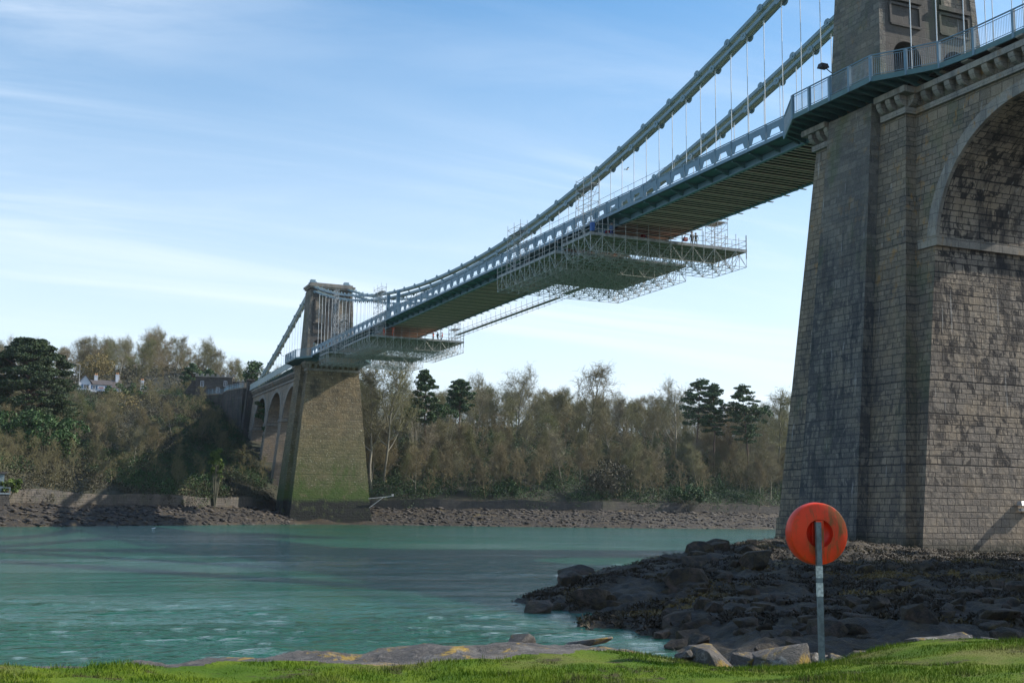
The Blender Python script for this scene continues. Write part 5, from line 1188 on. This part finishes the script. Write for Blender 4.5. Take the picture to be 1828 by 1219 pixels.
person(-5.0,120.6,31.95,.4,'worker in orange at the left of the platform, behind the rail',OR,M_HELMR,2)
person(-3.9,118.9,31.95,-.3,'worker in orange jacket and trousers standing nearest the left tower',OR,M_HELM,2)
person(3.9,120.6,31.95,.8,'worker in orange jacket and dark trousers reaching up to the deck edge',OR,M_HELMR,2,NV)
person(4.9,121.2,31.95,-.9,'worker in dark clothing between two orange clad workers',NV,M_HELM,1)
person(5.6,120.8,31.95,1.2,'worker in orange closest to the right scaffold tower',OR,M_HELMR,1,NV)
person(5.3,38.6,32.35,.3,'worker in dark clothing on the right part of the nearest platform, left of a pair',NV,M_HELM,0)
person(6.0,38.9,32.35,-.5,'worker in pale dusty clothing on the nearest platform, right of a pair',(.18,.17,.12),M_HELM,0)
person(-4.6,39.0,32.35,.2,'worker in blue and white at the left of the nearest platform',(.12,.22,.42),M_HELM,1,(.05,.1,.3))
# ------------------------------------------------------------------ floodlights and box
def flood(x,y,z,sx,label):
    e=empty('floodlight',(x,y,z),label,'floodlight'); m_=MB(); m_.path([(x,y,z),(x+sx*.5,y+.1,z+.1),(x+sx*.95,y+.3,z+.55)],.04); m_.build('bracket_arm',M_DARK,e)
    m_=MB(); m_.frustum((x+sx*1.0-.38,x+sx*1.0+.38,y+.1,y+.75),z+.5,(x+sx*1.0-.3,x+sx*1.0+.3,y+.2,y+.65),z+.85); m_.build('lamp_box',M_DARK,e)
flood(-4.35,.9,38.1,-1,'black floodlight on a curved arm at the corner of the near tower'); flood(-8.1,FYC+6.0,35.9,-1,'small floodlight on the promenade corner of the far tower')
r_=ray(1822,905); t_=(-11.0-CY)/r_[1]; q=CAM+r_*t_
e=empty('wall_lamp_box',tuple(q),'small pale metal lamp box fixed low inside the near arch','lamp'); m_=MB(); m_.frustum((q[0]-.3,q[0]+.3,-11.45,-10.9),q[2]+.12,(q[0]-.16,q[0]+.24,-11.25,-10.9),q[2]+.42); m_.build('housing',M_GALV,e); m_=MB(); m_.box(q[0]-.1,q[0]+.9,-11.15,-10.9,q[2]-.28,q[2]-.08); m_.build('cable_tray',M_GALV,e); m_=MB(); m_.path([(q[0]+.3,-11,q[2]-.28),(q[0]+.42,-11,q[2]-.5),(q[0]+.7,-11,q[2]-.4)],.03); m_.build('cable',M_DARK,e)
# ------------------------------------------------------------------ life ring
rb0=np.array([-55.67,-62.49,0.0]); rb0[2]=nh(rb0[0],rb0[1])-.15; zc=2.385
e=empty('lifebuoy_post',tuple(rb0),'galvanised square post holding the orange lifebuoy housing on the grass','post')
m_=MB(); m_.bar((rb0[0],rb0[1],rb0[2]),(rb0[0]-.015,rb0[1],2.525),.062,.062,up=(0.35,1,0)); m_.build('column',simple('post_steel',(0.16,0.19,0.21),0.55,0.2,14,metal=0.3),e)
dirc=np.array([CX-rb0[0],CY-rb0[1]]); dirc/=np.linalg.norm(dirc)
mst=simple('sticker',(.62,.62,.60),.5,c2=(.35,.36,.36),scale=30)
for z0,z1 in ((1.86,2.0),(1.64,1.80)):
    m_=MB(); c=rb0[:2]+dirc*.0; m_.bar((c[0]-.008,c[1],z0),(c[0]-.010,c[1],z1),.066,.066,up=(0.35,1,0)); m_.build('sticker',mst,e)
def ringmat():
    m,n,l,b=newmat('weathered_orange_plastic'); ob=n.new('ShaderNodeTexCoord').outputs['Object']
    c=mixc(n,l,rmp(n,l,nz(n,l,ob,3,4),.35,.7),(.80,.045,.006),(.60,.035,.006)); f=rmp(n,l,nz(n,l,ob,5.5,7,.72,mapping=(1,1,.32),dist=.6),.44,.62,0,.85)
    s_=n.new('ShaderNodeSeparateXYZ'); l.new(ob,s_.inputs[0]); f=mth(n,l,'MULTIPLY',f,rmp(n,l,s_.outputs[1],-.02,-.055))
    c=mixc(n,l,f,c,(.13,.075,.015)); l.new(c,b.inputs['Base Color']); b.inputs['Roughness'].default_value=.45; b.inputs['Specular IOR Level'].default_value=.3; return m
M_RING=ringmat(); M_RINGIN=simple('orange_plastic_recess',(.75,.03,.008),.5)
ang_=-math.atan2(-dirc[0],-dirc[1])+rad(25)         # back face turned a little away
er=empty('lifebuoy_housing',(rb0[0]-dirc[0]*.14-.035,rb0[1]-dirc[1]*.14,zc),'round orange lifebuoy housing seen from behind, stained brown','lifebuoy'); er.rotation_euler=(0,0,ang_)
# local: -Y faces the camera (back), lathe about Y
prof=[(.172,-.085),(.350,-.085),(.366,-.078),(.374,-.06),(.380,.03),(.372,.09),(.34,.13),(.26,.16),(.12,.175),(0.001,.18)]
ns=72; V=[]; F=[]
for (r,y) in prof:
    for k in range(ns): t=2*math.pi*k/ns; V.append((r*math.cos(t),y,r*math.sin(t)))
for i in range(len(prof)-1):
    for k in range(ns): F.append((i*ns+k,i*ns+(k+1)%ns,(i+1)*ns+(k+1)%ns,(i+1)*ns+k))
sh=MB(); sh.add(V,F); o=lb(sh,'shell',M_RING,er,fix=True,smooth=True); 
md=o.modifiers.new('es','EDGE_SPLIT'); md.split_angle=rad(40)
pk=MB(); V=[]; F=[]
pr2=[(.172,-.086),(.165,-.03),(.13,-.005),(.001,0.0)]
for (r,y) in pr2:
    for k in range(ns): t=2*math.pi*k/ns; V.append((r*math.cos(t),y,r*math.sin(t)))
for i in range(len(pr2)-1):
    for k in range(ns): F.append((i*ns+k,(i+1)*ns+k,(i+1)*ns+(k+1)%ns,i*ns+(k+1)%ns))
pk.add(V,F); lb(pk,'recess',M_RINGIN,er,smooth=True)
bb=MB(); bb.box(-.052,.052,-.087,.0,-.163,.163); lb(bb,'centre_web',M_RING,er); bb=MB(); bb.box(-.085,-.07,-.06,.0,-.13,.13); lb(bb,'rib',M_RINGIN,er)
# ------------------------------------------------------------------ boulders
M_BLD=rockmat('boulder',(0.090,0.056,0.038),(0.030,0.021,0.016),weed=.5,wet=.1); M_LICH=rockmat('lichen_stone',(0.125,0.112,0.10),(0.055,0.05,0.046),lichen=1.0)
def boulder(x,y,z,sx,sy,sz,seed,mat,label,group=None,cat='boulder'):
    r=np.random.default_rng(seed); bm=bmesh.new(); pts=[]
    for _ in range(15):
        v=randunit(r); v=np.sign(v)*np.abs(v)**.65; pts.append(bm.verts.new((v[0]*sx,v[1]*sy,v[2]*sz)))
    bmesh.ops.convex_hull(bm,input=bm.verts); 
    for v in [v for v in bm.verts if not v.link_faces]: bm.verts.remove(v)
    bmesh.ops.bevel(bm,geom=list(bm.edges),offset=min(sx,sz)*.11,segments=2,affect='EDGES',profile=.6,clamp_overlap=True)
    for v in bm.verts:
        v.co.x=max(-1.05*sx,min(1.05*sx,v.co.x)); v.co.y=max(-1.05*sy,min(1.05*sy,v.co.y)); v.co.z=max(-1.05*sz,min(1.05*sz,v.co.z))
    bmesh.ops.triangulate(bm,faces=bm.faces); bmesh.ops.subdivide_edges(bm,edges=list(bm.edges),cuts=1,use_grid_fill=True)
    for v in bm.verts:
        c=v.co*(1.9/max(sx,.1)); v.co+=v.co.normalized()*(.09*min(sx,sz)*noise.fractal(c+Vector((seed,0,0)),1,2.2,5))
    me=bpy.data.meshes.new('boulder'); bm.to_mesh(me); bm.free(); me.materials.append(mat); me.polygons.foreach_set('use_smooth',[True]*len(me.polygons))
    o=bpy.data.objects.new('boulder',me); COL.objects.link(o); o.location=(x,y,z); o.rotation_euler=(random.uniform(-.2,.2),random.uniform(-.2,.2),random.uniform(0,6.28)); tag(o,label,cat,group); return o
cnt=0
def scatter(n,px0,px1,d0,d1,smin,smax,label,group):
    for i in range(n):
        px=random.uniform(px0,px1); d=d0+(d1-d0)*random.random()**.8; x,y=wpt(px,d); x=float(x); y=float(y); s=random.uniform(smin,smax)*random.choice([.7,.8,1,1.3]); z=nh(x,y)
        if z<-.15: continue
        boulder(x,y,z+s*.1,s,s*random.uniform(.65,.95),s*random.uniform(.45,.75),i+int(px),M_BLD,label,group)
scatter(70,1180,1560,20.5,33,.16,.42,'grey brown boulder among the heap behind the lifebuoy post','boulders in the gully behind the grass')
scatter(75,1200,1828,24,44,.14,.38,'small dark boulder half buried in seaweed on the shore right of the lifebuoy','boulders scattered on the weedy shore')
scatter(20,1560,1828,23,34,.22,.46,'larger dark boulder on the shore at the lower right','large boulders at the lower right')
scatter(60,1000,1400,33,75,.25,.8,'dark weedy rock on the point running out into the water','rocks on the point')
for px,py,d,sx,sy,sz,mt,lb_ in [(962,1083,33,.65,.4,.28,M_BLD,'black rock at the very tip of the point, cut off by water'),(995,1085,34,.5,.4,.25,M_BLD,'dark rock just right of the tip of the point'),(1060,1035,43,1.6,1.,.55,M_BLD,'big dark rock hump on the left end of the point'),(1115,1025,46,1.3,.9,.5,M_BLD,'second dark rock hump behind the left end of the point'),(1160,1010,54,.9,.7,.5,M_BLD,'weedy rock hump on the skyline of the point'),
   (1222,1164,16.3,.14,.12,.09,M_LICH,'small white stone at the left end of the edging stones'),(1270,1172,16.4,.40,.28,.26,M_LICH,'pale angular edging stone with orange lichen on its right side'),(1325,1180,16.6,.26,.2,.2,M_LICH,'dark cleft edging stone between two large lichened ones'),(1400,1174,16.6,.52,.3,.27,M_LICH,'widest edging stone with yellow lichen, left of the lifebuoy post'),(1452,1180,16.8,.22,.2,.2,M_LICH,'small edging stone directly behind the lifebuoy post'),(1488,1180,16.8,.24,.2,.16,M_LICH,'low flat edging stone just right of the lifebuoy post'),
   (1545,1168,17.2,.35,.2,.14,M_LICH,'thin slanting stone half under the grassy mound'),(1672,1141,17.6,.52,.36,.20,M_LICH,'pale stone with orange lichen on top of the grassy mound'),(1712,1143,17.8,.36,.3,.16,M_LICH,'brown lichened stone at the right of the pale stone on the mound'),(1765,1146,18,.2,.2,.1,M_LICH,'small stone poking out of the grass at the right'),(1812,1156,17.6,.16,.16,.09,M_LICH,'tiny yellowish stone at the right edge of the grass'),
   (930,1140,17.2,.22,.2,.12,M_LICH,'small upright lichened lump on the rock ledge'),(1050,1143,17.0,.34,.25,.06,M_LICH,'long flat lichened slab on the rock ledge')]:
    P_=atd(px,py,d); boulder(float(P_[0]),float(P_[1]),float(P_[2])-sz*.35,sx,sy,sz,int(px),mt,lb_,cat='rock')
# seaweed tufts over the rocks
n_=30000; a=rng.uniform(YAW-.02,YAW+.46,n_); r=27*np.exp(rng.uniform(0,math.log(100/27.),n_)); x=CX+np.sin(a)*r; y=CY+np.cos(a)*r
cs=[]
for xx,yy,r_ in zip(x,y,r):
    z=nh(xx,yy)
    if z<.02 or z>1.6: continue
    if noise.noise(Vector((xx*.35,yy*.35,2.)))<-.12: continue
    s=random.uniform(.07,.2)*(1 if r_<50 else 1.5); cs.append((xx,yy,z+.02,s*1.4,s*1.4,s*.55))
V,F=leaf_cloud(cs,10,.036,elong=1.6); o=soup('seaweed',V,F,leafmat('seaweed_fronds_sun_tint',(0.032,0.020,0.006),(0.014,0.009,0.004),(0.13,0.088,0.022),sc=.7)); tag(o,'dark brown bladder weed draped over the shore rocks','seaweed',kind='stuff')  # golden third frond colour paints in sun highlights on the weed
# ------------------------------------------------------------------ birds
M_WB=simple('white_feathers',(.8,.8,.8),.7,.02)
def gull(p,label,fly):
    e=empty('gull',tuple(p),label,'bird'); m_=MB(); x,y,z=p
    for (a,b,r0,r1) in (((-.22,0,.10),(-.10,0,.12),.02,.06),((-.10,0,.12),(.10,0,.14),.06,.075),((.10,0,.14),(.18,0,.2),.075,.045),((.18,0,.2),(.24,0,.22),.045,.04),((.24,0,.22),(.32,0,.20),.02,.006)): m_.tube((x+a[0],y,z+a[2]),(x+b[0],y,z+b[2]),r0,r1,8)
    m_.build('body',M_WB,e,smooth=True); w_=MB()
    if fly:
        for s_ in (-1,1): w_.add([(x-.08,y,z+.15),(x+.08,y,z+.15),(x+.10,y+s_*.35,z+.30),(x-.02,y+s_*.65,z+.22),(x-.08,y+s_*.35,z+.28),(x,y,z+.17)],[(0,1,2,4),(4,2,3)])
        w_.build('wing',M_GALV,e)
g1=atd(274,939,165); g1[2]=0.0; gull(g1,'white gull sitting on the water by the left beach',False)
g2=atd(1119,305,120); gull(g2,'tiny gull flying in the sky below the chain',True)
# ------------------------------------------------------------------ haze
m=bpy.data.materials.new('haze_air'); m.use_nodes=True; n=m.node_tree.nodes; l=m.node_tree.links; n.clear(); oo=n.new('ShaderNodeOutputMaterial'); v=n.new('ShaderNodeVolumePrincipled'); v.inputs['Color'].default_value=(.80,.88,1,1); v.inputs['Density'].default_value=0.00007; v.inputs['Anisotropy'].default_value=0.25; l.new(v.outputs[0],oo.inputs['Volume'])
hz=MB(); hz.box(-950,1250,-350,760,-7,75); o=hz.build('haze',m); tag(o,'thin pale air over the strait','haze',kind='stuff')
